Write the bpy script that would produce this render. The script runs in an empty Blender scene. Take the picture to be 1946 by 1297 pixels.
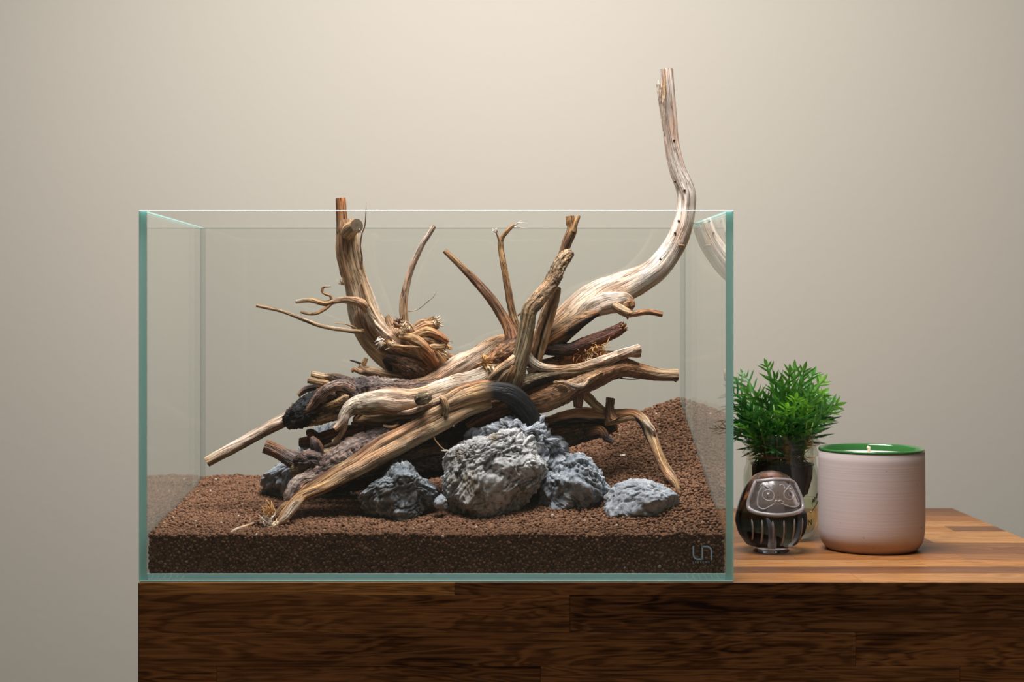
import bpy, bmesh, math, random
import numpy as np
from mathutils import Vector, noise
random.seed(7)
C = bpy.context.scene.collection
sc = bpy.context.scene
PI = math.pi

# ------------------------------------------------------------------ camera
EYE = Vector((0.2525, -1.22, 0.210)); FPX = 3064.0
cd = bpy.data.cameras.new('camera'); cam = bpy.data.objects.new('camera', cd); C.objects.link(cam)
cam.location = EYE; cam.rotation_euler = (PI/2, 0, 0)
cd.sensor_width = 36; cd.lens = FPX*36/1946
cd.shift_x = 75/1946; cd.shift_y = -68.5/1946
cd.clip_start = 0.05; cd.clip_end = 50
cd.dof.use_dof = True; cd.dof.focus_distance = 1.32; cd.dof.aperture_fstop = 11
sc.camera = cam

# ------------------------------------------------------------------ light
w = bpy.data.worlds.new('world'); sc.world = w; w.use_nodes = True
w.node_tree.nodes['Background'].inputs[0].default_value = (1.0, 0.95, 0.78, 1)
w.node_tree.nodes['Background'].inputs[1].default_value = 0.08
def area(name, loc, rot, sx, sy, power, col):
    l = bpy.data.lights.new(name, 'AREA'); l.shape = 'RECTANGLE'; l.size = sx; l.size_y = sy
    l.energy = power; l.color = col
    o = bpy.data.objects.new(name, l); o.location = loc; o.rotation_euler = rot; C.objects.link(o); return o
area('softbox_light', (0.27, -0.035, 1.03), (math.radians(4), math.radians(-3), 0), 0.66, 0.46, 23.0, (1.0, 0.965, 0.975))
sc.view_settings.view_transform = 'Standard'; sc.view_settings.look = 'None'
sc.view_settings.exposure = 0.0; sc.view_settings.gamma = 1.0; sc.view_settings.use_curve_mapping = False
sc.cycles.max_bounces = 12; sc.cycles.transparent_max_bounces = 40
sc.cycles.sample_clamp_indirect = 4.0
sc.cycles.use_denoising = True

# ------------------------------------------------------------------ helpers
def at(px, py, d):
    """a measured point of the photograph at depth d (cm behind the front pane) as a world point"""
    k = (1.22 + d*0.01)/FPX
    return Vector((0.2525 + (px-898)*k, d*0.01, 0.210 - (py-580)*k))
def rad(rpx, d): return rpx*(1.22+d*0.01)/FPX
def link(o, parent=None):
    C.objects.link(o)
    if parent is not None:
        o.parent = parent
        o.matrix_parent_inverse = parent.matrix_world.inverted() if False else o.matrix_parent_inverse
    return o
def meshobj(name, verts, faces, mat, parent=None, smooth=True, attrs=None, origin=None):
    """mesh in world coordinates; origin moves object origin; parent is an Empty/obj with .location only"""
    base = Vector((0, 0, 0))
    if parent is not None: base = parent['_w'] if '_w' in parent else parent.location
    base = Vector(base)
    loc = Vector(origin) if origin is not None else base.copy()
    me = bpy.data.meshes.new(name)
    V = np.array([tuple(v) for v in verts], dtype=float) - np.array(loc)
    me.from_pydata(V.tolist(), [], faces)
    if isinstance(mat, (list, tuple)):
        for m in mat: me.materials.append(m)
    elif mat: me.materials.append(mat)
    if smooth: me.polygons.foreach_set('use_smooth', [True]*len(me.polygons))
    if attrs:
        for an, (ty, data) in attrs.items():
            a = me.attributes.new(an, ty, 'POINT')
            a.data.foreach_set('color' if ty == 'FLOAT_COLOR' else 'vector' if ty == 'FLOAT_VECTOR' else 'value', np.array(data, dtype=np.float32).ravel())
    me.update()
    o = bpy.data.objects.new(name, me); C.objects.link(o)
    if parent is not None:
        o.parent = parent
        o.location = loc - base
    else: o.location = loc
    WORLD[o.name] = loc
    return o
WORLD = {}
def mk(name, bm_or_vf, mat, parent=None, smooth=False, wbase=None):
    """bmesh in world coordinates -> one mesh object"""
    bm = bm_or_vf
    me = bpy.data.meshes.new(name)
    base = Vector((0, 0, 0))
    if parent is not None: base = WORLD.get(parent.name, parent.location)
    bmesh.ops.translate(bm, verts=bm.verts, vec=-Vector(base))
    bm.to_mesh(me); bm.free()
    if isinstance(mat, (list, tuple)):
        for m in mat: me.materials.append(m)
    else: me.materials.append(mat)
    if smooth: me.polygons.foreach_set('use_smooth', [True]*len(me.polygons))
    o = bpy.data.objects.new(name, me); C.objects.link(o)
    if parent is not None: o.parent = parent
    WORLD[o.name] = Vector(base)
    return o
def tag(o, label=None, cat=None, group=None, kind=None):
    if label: o['label'] = label
    if cat: o['category'] = cat
    if group: o['group'] = group
    if kind: o['kind'] = kind
    return o
def thing(name, loc, label, cat, group=None):
    o = bpy.data.objects.new(name, None); C.objects.link(o); o.location = loc
    o.empty_display_size = 0.02
    WORLD[o.name] = Vector(loc)
    return tag(o, label, cat, group)
def box(bm, x0, x1, y0, y1, z0, z1, bev=0.0, seg=1):
    vs = [bm.verts.new((x, y, z)) for x in (x0, x1) for y in (y0, y1) for z in (z0, z1)]
    f = [(0,1,3,2),(4,6,7,5),(0,4,5,1),(2,3,7,6),(0,2,6,4),(1,5,7,3)]
    fs = [bm.faces.new([vs[i] for i in q]) for q in f]
    if bev:
        es = list({e for ff in fs for e in ff.edges})
        bmesh.ops.bevel(bm, geom=es, offset=bev, segments=seg, affect='EDGES')
    return bm
def lathe(bm, prof, cx, cy, n=48, close=False):
    """prof: list of (r,z)"""
    rings = []
    for r, z in prof:
        if r < 1e-6: rings.append([bm.verts.new((cx, cy, z))])
        else: rings.append([bm.verts.new((cx+r*math.cos(2*PI*i/n), cy+r*math.sin(2*PI*i/n), z)) for i in range(n)])
    rr = list(zip(rings, rings[1:]))
    if close: rr.append((rings[-1], rings[0]))
    for a, b in rr:
        for i in range(n):
            j = (i+1) % n
            if len(a) == 1 and len(b) == 1: continue
            if len(a) == 1: bm.faces.new([a[0], b[j], b[i]])
            elif len(b) == 1: bm.faces.new([a[i], a[j], b[0]])
            else: bm.faces.new([a[i], a[j], b[j], b[i]])
    bmesh.ops.recalc_face_normals(bm, faces=bm.faces)
    return bm
def cr(P, t):
    """catmull-rom over list of numpy rows"""
    n = len(P)-1
    i = min(int(t), n-1); u = t-i
    p0 = P[i-1] if i > 0 else 2*P[0]-P[1]
    p1, p2 = P[i], P[i+1]
    p3 = P[i+2] if i+2 <= n else 2*P[n]-P[n-1]
    return 0.5*((2*p1)+(-p0+p2)*u+(2*p0-5*p1+4*p2-p3)*u*u+(-p0+3*p1-3*p2+p3)*u**3)
def tube(bm, pts, r, n=8):
    """plain smooth tube through world points, r number or list"""
    P = [Vector(p) for p in pts]
    R = r if isinstance(r, (list, tuple)) else [r]*len(P)
    T = [(P[min(i+1, len(P)-1)]-P[max(i-1, 0)]).normalized() for i in range(len(P))]
    up = Vector((0, 0, 1)) if abs(T[0].z) < 0.9 else Vector((0, 1, 0))
    u = T[0].cross(up).normalized(); prev = None
    for i, p in enumerate(P):
        u = (u - T[i]*u.dot(T[i])).normalized(); v = T[i].cross(u)
        ring = [bm.verts.new(p+(u*math.cos(2*PI*k/n)+v*math.sin(2*PI*k/n))*R[i]) for k in range(n)]
        if prev:
            for k in range(n): bm.faces.new([prev[k], prev[(k+1) % n], ring[(k+1) % n], ring[k]])
        else: bm.faces.new(ring[::-1])
        prev = ring
    bm.faces.new(prev)
    return bm

# ------------------------------------------------------------------ materials
def mat(name):
    m = bpy.data.materials.new(name); m.use_nodes = True
    nt = m.node_tree; nt.nodes.clear()
    out = nt.nodes.new('ShaderNodeOutputMaterial')
    return m, nt, out
class N:
    def __init__(s, nt): s.nt = nt
    def n(s, ty, **kw):
        nd = s.nt.nodes.new(ty); ins = kw.pop('i', {})
        for k, v in kw.items(): setattr(nd, k, v)
        for k, v in ins.items():
            if hasattr(v, 'is_output'): s.nt.links.new(v, nd.inputs[k])
            else: nd.inputs[k].default_value = v
        return nd
    def mul(s, a, b, clamp=False): return s.m('MULTIPLY', a, b)
    def m(s, op, a, b=0.0, c=0.0): return s.n('ShaderNodeMath', operation=op, i={0: a, 1: b, 2: c}).outputs[0]
    def mix(s, f, a, b, blend='MIX'):
        return s.n('ShaderNodeMix', data_type='RGBA', blend_type=blend, i={0: f, 6: a, 7: b}).outputs[2]
    def ramp(s, f, stops):
        r = s.n('ShaderNodeValToRGB', i={0: f}); e = r.color_ramp.elements
        while len(e) < len(stops): e.new(0.5)
        for el, (p, c) in zip(e, stops):
            el.position = p; el.color = (c, c, c, 1) if not isinstance(c, tuple) else (*c, 1)
        return r.outputs[0]
    def noise(s, vec, scale, detail=4, rough=0.55, dist=0.0, out=0):
        return s.n('ShaderNodeTexNoise', i={'Vector': vec, 'Scale': scale, 'Detail': detail, 'Roughness': rough, 'Distortion': dist}).outputs[out]
    def map(s, vec, sc=(1, 1, 1), loc=(0, 0, 0)):
        return s.n('ShaderNodeMapping', i={'Vector': vec, 'Scale': sc, 'Location': loc}).outputs[0]
    def bump(s, h, strength, dist, nrm=None):
        i = {'Height': h, 'Strength': strength, 'Distance': dist}
        if nrm is not None: i['Normal'] = nrm
        return s.n('ShaderNodeBump', i=i).outputs[0]
    def bsdf(s, out, **kw):
        b = s.n('ShaderNodeBsdfPrincipled', i={k: v for k, v in kw.items()})
        s.nt.links.new(b.outputs[0], out.inputs[0]); return b
def simple(name, col, rough=0.5, **kw):
    m, nt, out = mat(name); N(nt).bsdf(out, **{'Base Color': (*col, 1), 'Roughness': rough, **kw}); return m

# wall paint
m_wall, nt, out = mat('wall_paint'); n = N(nt)
tc = n.n('ShaderNodeTexCoord').outputs['Object']
a = n.noise(tc, 2.2, 3); b = n.noise(tc, 90, 4)
col = n.mix(a, (0.55, 0.515, 0.43, 1), (0.575, 0.54, 0.455, 1))
n.bsdf(out, **{'Base Color': col, 'Roughness': 0.85, 'Specular IOR Level': 0.25, 'Normal': n.bump(n.m('ADD', b, n.noise(tc, 14, 3)), 0.12, 0.0015)})

# stave timber: colour from the object's own colour
def timber(name, rough, contrast, coat=0.0, spec=0.4):
    m, nt, out = mat(name); n = N(nt)
    tc = n.n('ShaderNodeTexCoord').outputs['Object']
    oi = n.n('ShaderNodeObjectInfo')
    off = n.n('ShaderNodeCombineXYZ', i={0: n.m('MULTIPLY', oi.outputs['Random'], 13.0), 1: n.m('MULTIPLY', oi.outputs['Random'], 7.0), 2: oi.outputs['Random']}).outputs[0]
    v = n.n('ShaderNodeVectorMath', operation='ADD', i={0: tc, 1: off}).outputs[0]
    warp = n.noise(n.map(v, (2.6, 11, 11)), 2.0, 3, 0.5, 1.6)
    ring = n.noise(n.map(v, (1.6, 34, 34)), 2.2, 3, 0.5, 1.4)
    ringw = n.m('SINE', n.m('MULTIPLY', n.m('ADD', ring, n.m('MULTIPLY', warp, 1.5)), 30.0))
    fine = n.noise(n.map(v, (14, 620, 620)), 1.0, 4, 0.7)
    big = n.noise(n.map(v, (3, 22, 22)), 1.0, 3, 0.6)
    f = n.m('ADD', n.m('MULTIPLY', ringw, 0.22*contrast), n.m('ADD', n.m('MULTIPLY', n.m('SUBTRACT', fine, 0.5), 1.25*contrast), n.m('MULTIPLY', n.m('SUBTRACT', big, 0.5), 1.6*contrast)))
    f = n.m('ADD', f, 1.0)
    f = n.m('MAXIMUM', f, 0.12)
    rgb = n.n('ShaderNodeCombineXYZ', i={0: f, 1: n.m('POWER', f, 1.12), 2: n.m('POWER', f, 1.25)}).outputs[0]
    col = n.mix(1.0, oi.outputs['Color'], rgb, 'MULTIPLY')
    n.bsdf(out, **{'Base Color': col, 'Roughness': n.m('ADD', rough, n.m('MULTIPLY', fine, 0.15)), 'Normal': n.bump(fine, 0.15, 0.0006), 'Coat Weight': coat, 'Coat Roughness': 0.28, 'Specular IOR Level': spec})
    return m
m_top = timber('oiled_timber', 0.34, 0.75, 0.0, 0.38)
m_front = timber('dark_timber', 0.6, 1.7, 0.0, 0.12)
m_gap = simple('dark_joint', (0.03, 0.015, 0.008), 0.8)  # dark brown of the carcass behind the stave joints

# thin clear glass
def clear_glass(name, tint, extra=0.0, ior=1.5, rough=0.0, thick=0.0):
    m, nt, out = mat(name); n = N(nt)
    geo = n.n('ShaderNodeNewGeometry')
    i2 = n.m('ADD', n.m('MULTIPLY', geo.outputs['Backfacing'], 1/ior-ior), ior)
    fr = n.n('ShaderNodeFresnel', i={'IOR': i2}).outputs[0]
    tcol = (*tint, 1)
    if thick:   # darker rim tint standing in for refraction where the wall turns away
        lw = n.n('ShaderNodeLayerWeight', i={0: 0.5}).outputs['Facing']
        tcol = n.mix(n.m('MULTIPLY', n.m('POWER', lw, 2.5), thick), (*tint, 1), (0.42, 0.45, 0.38, 1))
    tr = n.n('ShaderNodeBsdfTransparent', i={0: tcol}).outputs[0]
    gl = n.n('ShaderNodeBsdfAnisotropic', i={'Color': (1, 1, 1, 1), 'Roughness': rough}).outputs[0]
    mx = n.n('ShaderNodeMixShader', i={0: n.m('ADD', fr, extra), 1: tr, 2: gl}).outputs[0]
    nt.links.new(mx, out.inputs[0]); return m
m_glass = clear_glass('tank_glass', (0.978, 0.988, 0.982))
m_jar = clear_glass('jar_glass', (0.96, 0.97, 0.93), 0.015, 1.5, 0.03, 0.8)
# ground edges of the panes
m_edge, nt, out = mat('pane_edge'); n = N(nt)
tc = n.n('ShaderNodeTexCoord').outputs['Object']
e = n.noise(n.map(tc, (60, 60, 3)), 1.0, 2)
col = n.mix(n.ramp(e, [(0.35, 0.0), (0.65, 1.0)]), (0.55, 0.86, 0.82, 1), (0.66, 0.96, 0.90, 1))
bs = n.n('ShaderNodeBsdfPrincipled', i={'Base Color': col, 'Roughness': 0.25})
trn = n.n('ShaderNodeBsdfTranslucent', i={0: (0.45, 0.85, 0.78, 1)}).outputs[0]
nt.links.new(n.n('ShaderNodeMixShader', i={0: 0.45, 1: bs.outputs[0], 2: trn}).outputs[0], out.inputs[0])
m_edge2 = simple('base_pane_edge', (0.72, 0.96, 0.93), 0.3)
m_edge3 = simple('base_pane_band', (0.50, 0.80, 0.78), 0.3)
m_chamfer = simple('polished_chamfer_glint', (0.88, 0.9, 0.92), 0.2)  # white colour paints the bright refracted line along the front pane's top edge
m_thinedge = clear_glass('pane_seam', (0.66, 0.72, 0.72), 0.05)

# driftwood
m_wood, nt, out = mat('driftwood'); n = N(nt)
gr = n.n('ShaderNodeAttribute', attribute_name='grain').outputs['Vector']
tone = n.n('ShaderNodeAttribute', attribute_name='tone')
bk = tone.outputs['Alpha']
st = n.noise(n.map(gr, (420, 420, 26)), 1.0, 5, 0.62)
st2 = n.noise(n.map(gr, (1300, 1300, 60)), 1.0, 4, 0.65)
pat = n.noise(n.map(gr, (55, 55, 22)), 1.0, 4, 0.6)
pat2 = n.noise(n.map(gr, (90, 90, 30), (3, 7, 1)), 1.0, 4, 0.6)
cellv = n.noise(n.map(gr, (380, 380, 190)), 1.0, 6, 0.7)
c0 = n.mix(n.ramp(pat, [(0.44, 0.0), (0.66, 0.5)]), tone.outputs['Color'], n.mix(1.0, tone.outputs['Color'], (0.95, 0.52, 0.30, 1), 'MULTIPLY'))
c0 = n.mix(n.ramp(pat2, [(0.52, 0.0), (0.7, 0.35)]), c0, n.mix(1.0, tone.outputs['Color'], (1.35, 1.35, 1.4, 1), 'MULTIPLY'))
lum = n.ramp(n.n('ShaderNodeRGBToBW', i={0: tone.outputs['Color']}).outputs[0], [(0.15, 1.0), (0.6, 0.35)])
c1 = n.mix(lum, c0, n.mix(1.0, c0, n.ramp(st, [(0.28, 0.16), (0.42, 0.66), (0.56, 1.05), (0.75, 1.35)]), 'MULTIPLY'))
c2 = n.mix(0.8, c1, n.ramp(st2, [(0.3, 0.45), (0.48, 0.98), (0.75, 1.15)]), 'MULTIPLY')
crk_ = n.m('ABSOLUTE', n.m('SUBTRACT', n.noise(n.map(gr, (300, 300, 16), (5, 1, 2)), 1.0, 3, 0.5), 0.5))
c2 = n.mix(n.m('MULTIPLY', lum, 0.9), c2, n.mix(1.0, c2, n.ramp(crk_, [(0.0, 0.28), (0.022, 0.85), (0.04, 1.0)]), 'MULTIPLY'))
c3 = n.mix(bk, c2, n.mix(1.0, c2, n.ramp(cellv, [(0.32, 0.15), (0.5, 0.8), (0.68, 2.2)]), 'MULTIPLY'))
hgt = n.m('ADD', n.m('MULTIPLY', st, 1.0), n.m('ADD', n.m('MULTIPLY', st2, 0.35), n.m('MULTIPLY', n.m('MULTIPLY', cellv, bk), 2.2)))
n.bsdf(out, **{'Base Color': c3, 'Roughness': 0.62, 'Specular IOR Level': 0.35, 'Normal': n.bump(n.m('ADD', hgt, n.ramp(crk_, [(0.0, 0.0), (0.04, 0.8)])), 0.9, 0.0013)})

# stone
def stone(name, dark, mid, light, wamt, brown=0.0, direc=(1, 1, 1)):
    m, nt, out = mat(name); n = N(nt)
    tc = n.n('ShaderNodeTexCoord').outputs['Object']
    v = n.map(tc, direc)
    a = n.noise(v, 55, 8, 0.68, 0.5)
    b = n.noise(v, 230, 8, 0.78, 0.3)
    p = n.n('ShaderNodeTexVoronoi', feature='F1', i={'Vector': n.n('ShaderNodeVectorMath', operation='ADD', i={0: v, 1: n.n('ShaderNodeVectorMath', operation='SCALE', i={0: n.noise(v, 60, 3, out=1), 'Scale': 0.02}).outputs[0]}).outputs[0], 'Scale': 150.0}).outputs[0]
    c = n.noise(v, 26, 5, 0.6, 0.8)
    geo = n.n('ShaderNodeNewGeometry')
    col = n.mix(n.ramp(a, [(0.3, 0.0), (0.62, 1.0)]), (*dark, 1), (*mid, 1))
    lf = n.ramp(n.m('ADD', n.m('MULTIPLY', c, 0.7), n.m('MULTIPLY', b, 0.3)), [(0.56-wamt, 0.0), (0.64-wamt, 1.0)])
    col = n.mix(n.m('MULTIPLY', lf, 0.85), col, (*light, 1))
    if brown:
        bf = n.ramp(n.noise(n.map(v, (1, 1, 1), (0.3, 0.1, 0.7)), 34, 5, 0.6, 0.5), [(0.5, 0.0), (0.62, brown)])
        col = n.mix(bf, col, (0.26, 0.19, 0.10, 1))
    col = n.mix(n.ramp(b, [(0.3, 0.75), (0.44, 0.0)]), col, (0.03, 0.04, 0.05, 1))
    vein = n.m('ABSOLUTE', n.m('SUBTRACT', n.noise(v, 22, 3, 0.5, 1.2), 0.5))
    col = n.mix(n.ramp(vein, [(0.0, 0.7), (0.012, 0.0)]), col, (0.72, 0.72, 0.70, 1))
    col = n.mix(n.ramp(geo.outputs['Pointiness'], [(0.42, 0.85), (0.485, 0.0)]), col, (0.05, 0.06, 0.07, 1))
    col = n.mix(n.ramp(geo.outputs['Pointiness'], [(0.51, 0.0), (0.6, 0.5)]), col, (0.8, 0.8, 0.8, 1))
    h = n.m('ADD', n.m('MULTIPLY', b, 1.0), n.m('ADD', n.m('MULTIPLY', a, 1.8), n.m('MULTIPLY', p, 0.25)))
    n.bsdf(out, **{'Base Color': col, 'Roughness': 0.72, 'Specular IOR Level': 0.4, 'Normal': n.bump(h, 1.0, 0.0020)})
    return m
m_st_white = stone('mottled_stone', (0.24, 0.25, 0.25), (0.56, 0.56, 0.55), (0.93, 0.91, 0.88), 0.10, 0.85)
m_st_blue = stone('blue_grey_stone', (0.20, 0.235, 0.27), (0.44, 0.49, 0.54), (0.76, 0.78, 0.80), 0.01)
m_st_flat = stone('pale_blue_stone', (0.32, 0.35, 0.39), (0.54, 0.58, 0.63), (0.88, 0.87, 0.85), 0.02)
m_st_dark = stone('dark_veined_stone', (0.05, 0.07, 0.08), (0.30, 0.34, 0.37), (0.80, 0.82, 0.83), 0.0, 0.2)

# soil granules
m_soil, nt, out = mat('soil_granules'); n = N(nt)
oi = n.n('ShaderNodeObjectInfo').outputs['Random']
geo = n.n('ShaderNodeNewGeometry')
cr_ = n.n('ShaderNodeValToRGB', i={0: oi}); e = cr_.color_ramp.elements
stops = [(0.0, (0.095, 0.046, 0.024)), (0.45, (0.18, 0.090, 0.048)), (0.85, (0.24, 0.122, 0.068)), (0.988, (0.27, 0.138, 0.078)), (0.994, (0.34, 0.22, 0.10)), (1.0, (0.55, 0.48, 0.40))]
while len(e) < len(stops): e.new(0.5)
for el, (p, c) in zip(e, stops): el.position = p; el.color = (*c, 1)
tcg = n.n('ShaderNodeTexCoord').outputs['Object']
n.bsdf(out, **{'Base Color': cr_.outputs[0], 'Roughness': 0.85, 'Specular IOR Level': 0.2})

# ------------------------------------------------------------------ setting
def plane_box(name, x0, x1, y0, y1, z0, z1, m):
    o = mk(name, box(bmesh.new(), x0, x1, y0, y1, z0, z1), m); o['kind'] = 'structure'; return o
m_floor = simple('floor_screed', (0.32, 0.29, 0.25), 0.6)
plane_box('wall_back', -2.0, 2.6, 0.72, 0.80, -0.72, 1.9, m_wall)
plane_box('floor', -2.0, 2.6, -2.2, 0.80, -0.76, -0.72, m_floor)

# ------------------------------------------------------------------ cabinet with a stave top
CW, CD = 0.748, 0.4455
cab = thing('wooden_cabinet', (CW/2, CD/2, -0.72), 'low butcher block cabinet with orange brown top and dark front, under the aquarium', 'cabinet')
mk('carcass', box(bmesh.new(), 0.004, CW-0.004, 0.004, CD-0.004, -0.72, -0.004), m_gap, cab)
topcol = [(0.28, 0.108, 0.030), (0.36, 0.150, 0.040), (0.155, 0.060, 0.021), (0.31, 0.128, 0.040), (0.23, 0.094, 0.032), (0.37, 0.170, 0.056), (0.19, 0.074, 0.025)]
def stave(x0, x1, y0, y1, z0, z1, col, m, parent=cab):
    bm = box(bmesh.new(), x0, x1, y0, y1, z0, z1, 0.00018)
    o = mk('stave', bm, m, parent); o.color = (*col, 1); return o
rows = [0.0, 0.010, 0.042, 0.073, 0.107, 0.140, 0.173, 0.204, 0.240, 0.275, 0.310, 0.345, 0.380, 0.414, CD]
joins = {0: [0.58], 1: [0.548], 2: [0.30, 0.71], 3: [0.618], 4: [0.52, 0.66], 5: [0.42, 0.70], 6: [0.38, 0.60], 7: [0.66], 8: [0.30, 0.59], 9: [0.70], 10: [0.41, 0.64], 11: [0.55], 12: [0.36, 0.68], 13: [0.5]}
rowcol = {1: [1, 5], 2: [2, 2], 3: [5, 1], 4: [4, 0, 4], 5: [2, 6, 2], 6: [1, 0, 4], 7: [6, 5], 8: [0, 3, 5]}
rnd = random.Random(3)
for r, (y0, y1) in enumerate(zip(rows, rows[1:])):
    xs = [0.0]+joins.get(r, [0.5])+[CW]
    for k, (x0, x1) in enumerate(zip(xs, xs[1:])):
        ci = rowcol.get(r, [])
        c = topcol[ci[k]] if k < len(ci) else rnd.choice(topcol)
        if r == 0: continue
        if r == 1: y0 = 0.0
        stave(x0+0.0001, x1-0.0001, y0+0.0001, y1-0.0001, -0.0095 if r == 1 else -0.02, 0.0, c, m_top)
zr = [0.0095, 0.0380, 0.0635]
while zr[-1] < 0.70: zr.append(zr[-1]+rnd.choice([0.026, 0.028, 0.031]))
zr[-1] = 0.72
fj = {0: [0.4325], 1: [0.543-0.0], 2: [0.29+0.25]}
dk = [(0.165, 0.060, 0.016), (0.112, 0.040, 0.011), (0.235, 0.094, 0.024), (0.135, 0.049, 0.013)]
fx = lambda px: 0.2525+(px-898)*1.22/FPX
frj = {0: [fx(864)], 1: [fx(1083)], 2: [fx(1626)], 3: [fx(412), fx(1027), fx(1823)]}
frc = {0: [2, 1], 1: [3, 1], 2: [3, 0], 3: [0, 1, 3, 0]}
stave_z = [0.0095]+zr[1:]
prev = 0.0
zz = [0.0095, 0.0380, 0.0635]
while zz[-1] < 0.69: zz.append(zz[-1]+rnd.choice([0.026, 0.028, 0.031]))
zz[-1] = 0.72
lo = 0.0
for r, hi in enumerate(zz):
    xs = [0.0]+frj.get(r, sorted([rnd.uniform(0.1, 0.35), rnd.uniform(0.42, 0.68)]))+[CW]
    for k, (x0, x1) in enumerate(zip(xs, xs[1:])):
        c = dk[frc[r][k]] if r in frc else rnd.choice(dk)
        if r == 0: stave(x0+0.0001, x1-0.0001, -0.0012, 0.0003, -hi+0.00004, -0.0002, c, m_front)
        else: stave(x0+0.0001, x1-0.0001, -0.0012+0.0001*(k % 2), 0.02, -hi+0.00004, -lo-0.00004, c, m_front)
    lo = hi
mk('side_panel', box(bmesh.new(), -0.0006, 0.004, 0.0, CD, -0.72, -0.0005, 0.0004), m_front, cab).color = (0.08, 0.038, 0.017, 1)
mk('side_panel', box(bmesh.new(), CW-0.004, CW+0.0006, 0.0, CD, -0.72, -0.0005, 0.0004), m_front, cab).color = (0.08, 0.038, 0.017, 1)

# ------------------------------------------------------------------ aquarium
G = 0.0052; AH = 0.2815; AW = 0.45; AD = 0.28; Z0 = 0.0006
aq = thing('aquarium', (AW/2, AD/2, Z0), 'rimless clear glass aquarium with green tinted edges, holding soil, stones and driftwood', 'aquarium')
def pane(name, x0, x1, y0, y1, z0, z1, big, edgem, lab=None, ch=0.0006):
    bm = box(bmesh.new(), x0, x1, y0, y1, z0, z1, ch)
    for f in bm.faces:
        nn = f.normal
        f.material_index = 0 if abs(nn[big]) > 0.98 else (1 if max(abs(nn[0]), abs(nn[1]), abs(nn[2])) > 0.98 else 2)
    bmesh.ops.recalc_face_normals(bm, faces=bm.faces)
    for f in bm.faces:
        nn = f.normal
        f.material_index = 0 if abs(nn[big]) > 0.98 else (1 if max(abs(c) for c in nn) > 0.98 else 2)
        if big == 0 and f.normal.y > 0.5: f.material_index = 2
        if name == 'front_pane' and (abs(nn[0]) > 0.4 or nn[2] < -0.3): f.material_index = 1
    o = mk(name, bm, [m_glass, edgem[0], edgem[1]], aq)
    if lab: o['label'] = lab
    return o
ZB = Z0+G
pane('front_pane', 0.0, AW, 0.0, G, ZB-G+0.0, AH, 1, (m_edge, m_chamfer), None, 0.00025)
pane('back_pane', 0.0, AW, AD-G, AD, ZB-G, AH, 1, (m_thinedge, m_thinedge), None, 0.0004)
pane('side_pane', 0.0, G, G+0.0001, AD-G-0.0001, ZB-G, AH, 0, (m_edge, m_thinedge), None, 0.0003)
pane('side_pane', AW-G, AW, G+0.0001, AD-G-0.0001, ZB-G, AH, 0, (m_edge, m_thinedge), None, 0.0003)
mk('base_pane', box(bmesh.new(), G+0.0001, AW-G-0.0001, G+0.0001, AD-G-0.0001, Z0, ZB, 0.0004), m_edge2, aq)
# darker band and seam marks of the base edge, just behind the front pane
mk('silicone_seam', box(bmesh.new(), G+0.0002, AW-G-0.0002, G-0.00002, G+0.0001, Z0+0.0024, ZB-0.0009), m_edge3, aq)
for side in (0, 1):
    for k in range(6):
        x = (G+0.002+k*0.0047) if side == 0 else (AW-G-0.004-k*0.0047)
        q = 1 if side == 0 else -1
        bm = bmesh.new()
        vs = [bm.verts.new(p) for p in ((x, G-0.00006, Z0+0.0009), (x+q*0.0013, G-0.00006, Z0+0.0009), (x+q*0.0033, G-0.00006, ZB-0.0008), (x+q*0.0022, G-0.00006, ZB-0.0008))]
        bm.faces.new(vs); mk('seam_mark', bm, m_edge2, aq)

# logo printed on the front pane
m_print = simple('grey_print', (0.30, 0.42, 0.46), 0.5)
yl = -0.0002
def LP(px, py): p = at(px, py, 0); return Vector((p.x, yl, p.z))
bm = bmesh.new()
def strip(pts, wd):
    pts = [Vector(p) for p in pts]; L = []; 
    for i, p in enumerate(pts):
        t = (pts[min(i+1, len(pts)-1)]-pts[max(i-1, 0)]).normalized(); nn = Vector((-t.z, 0, t.x))
        L.append((bm.verts.new(p+nn*wd/2), bm.verts.new(p-nn*wd/2), bm.verts.new(p+nn*wd/2+Vector((0, 0.00015, 0))), bm.verts.new(p-nn*wd/2+Vector((0, 0.00015, 0)))))
    for a, b in zip(L, L[1:]):
        bm.faces.new((a[0], a[1], b[1], b[0])); bm.faces.new((a[2], b[2], b[3], a[3])); bm.faces.new((a[0], b[0], b[2], a[2])); bm.faces.new((a[1], a[3], b[3], b[1]))
arc = lambda cx, cy, r, a0, a1: [LP(cx+r*math.cos(math.radians(a)), cy-r*math.sin(math.radians(a))) for a in np.linspace(a0, a1, 9)]
strip([LP(1317.6, 1038.5)]+arc(1326.6, 1054.5, 9, 180, 270)+[LP(1334.5, 1063.5)], 0.0011)
strip([LP(1334.6, 1064.5), LP(1334.6, 1038.2)], 0.0011)
strip([LP(1334.2, 1039.2)]+arc(1343, 1048.2, 9, 90, 0)+[LP(1352, 1065)], 0.0011)
mk('logo', bm, m_print, aq)
def text(name, s, size, loc, rot, m, parent, ext=0.00008, sx=1.0, space=1.0, align='LEFT'):
    cu = bpy.data.curves.new(name, 'FONT'); cu.body = s; cu.size = size; cu.extrude = ext
    cu.space_character = space; cu.align_x = align
    tmp = bpy.data.objects.new('tmp', cu); C.objects.link(tmp)
    dg = bpy.context.evaluated_depsgraph_get(); me = bpy.data.meshes.new_from_object(tmp.evaluated_get(dg))
    bpy.data.objects.remove(tmp)
    me.materials.clear(); me.materials.append(m)
    o = bpy.data.objects.new(name, me); C.objects.link(o); o.parent = parent
    o.location = Vector(loc)-WORLD[parent.name]; o.rotation_euler = rot; o.scale = (sx, 1, 1)
    return o
p = LP(1316, 1071)
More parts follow.
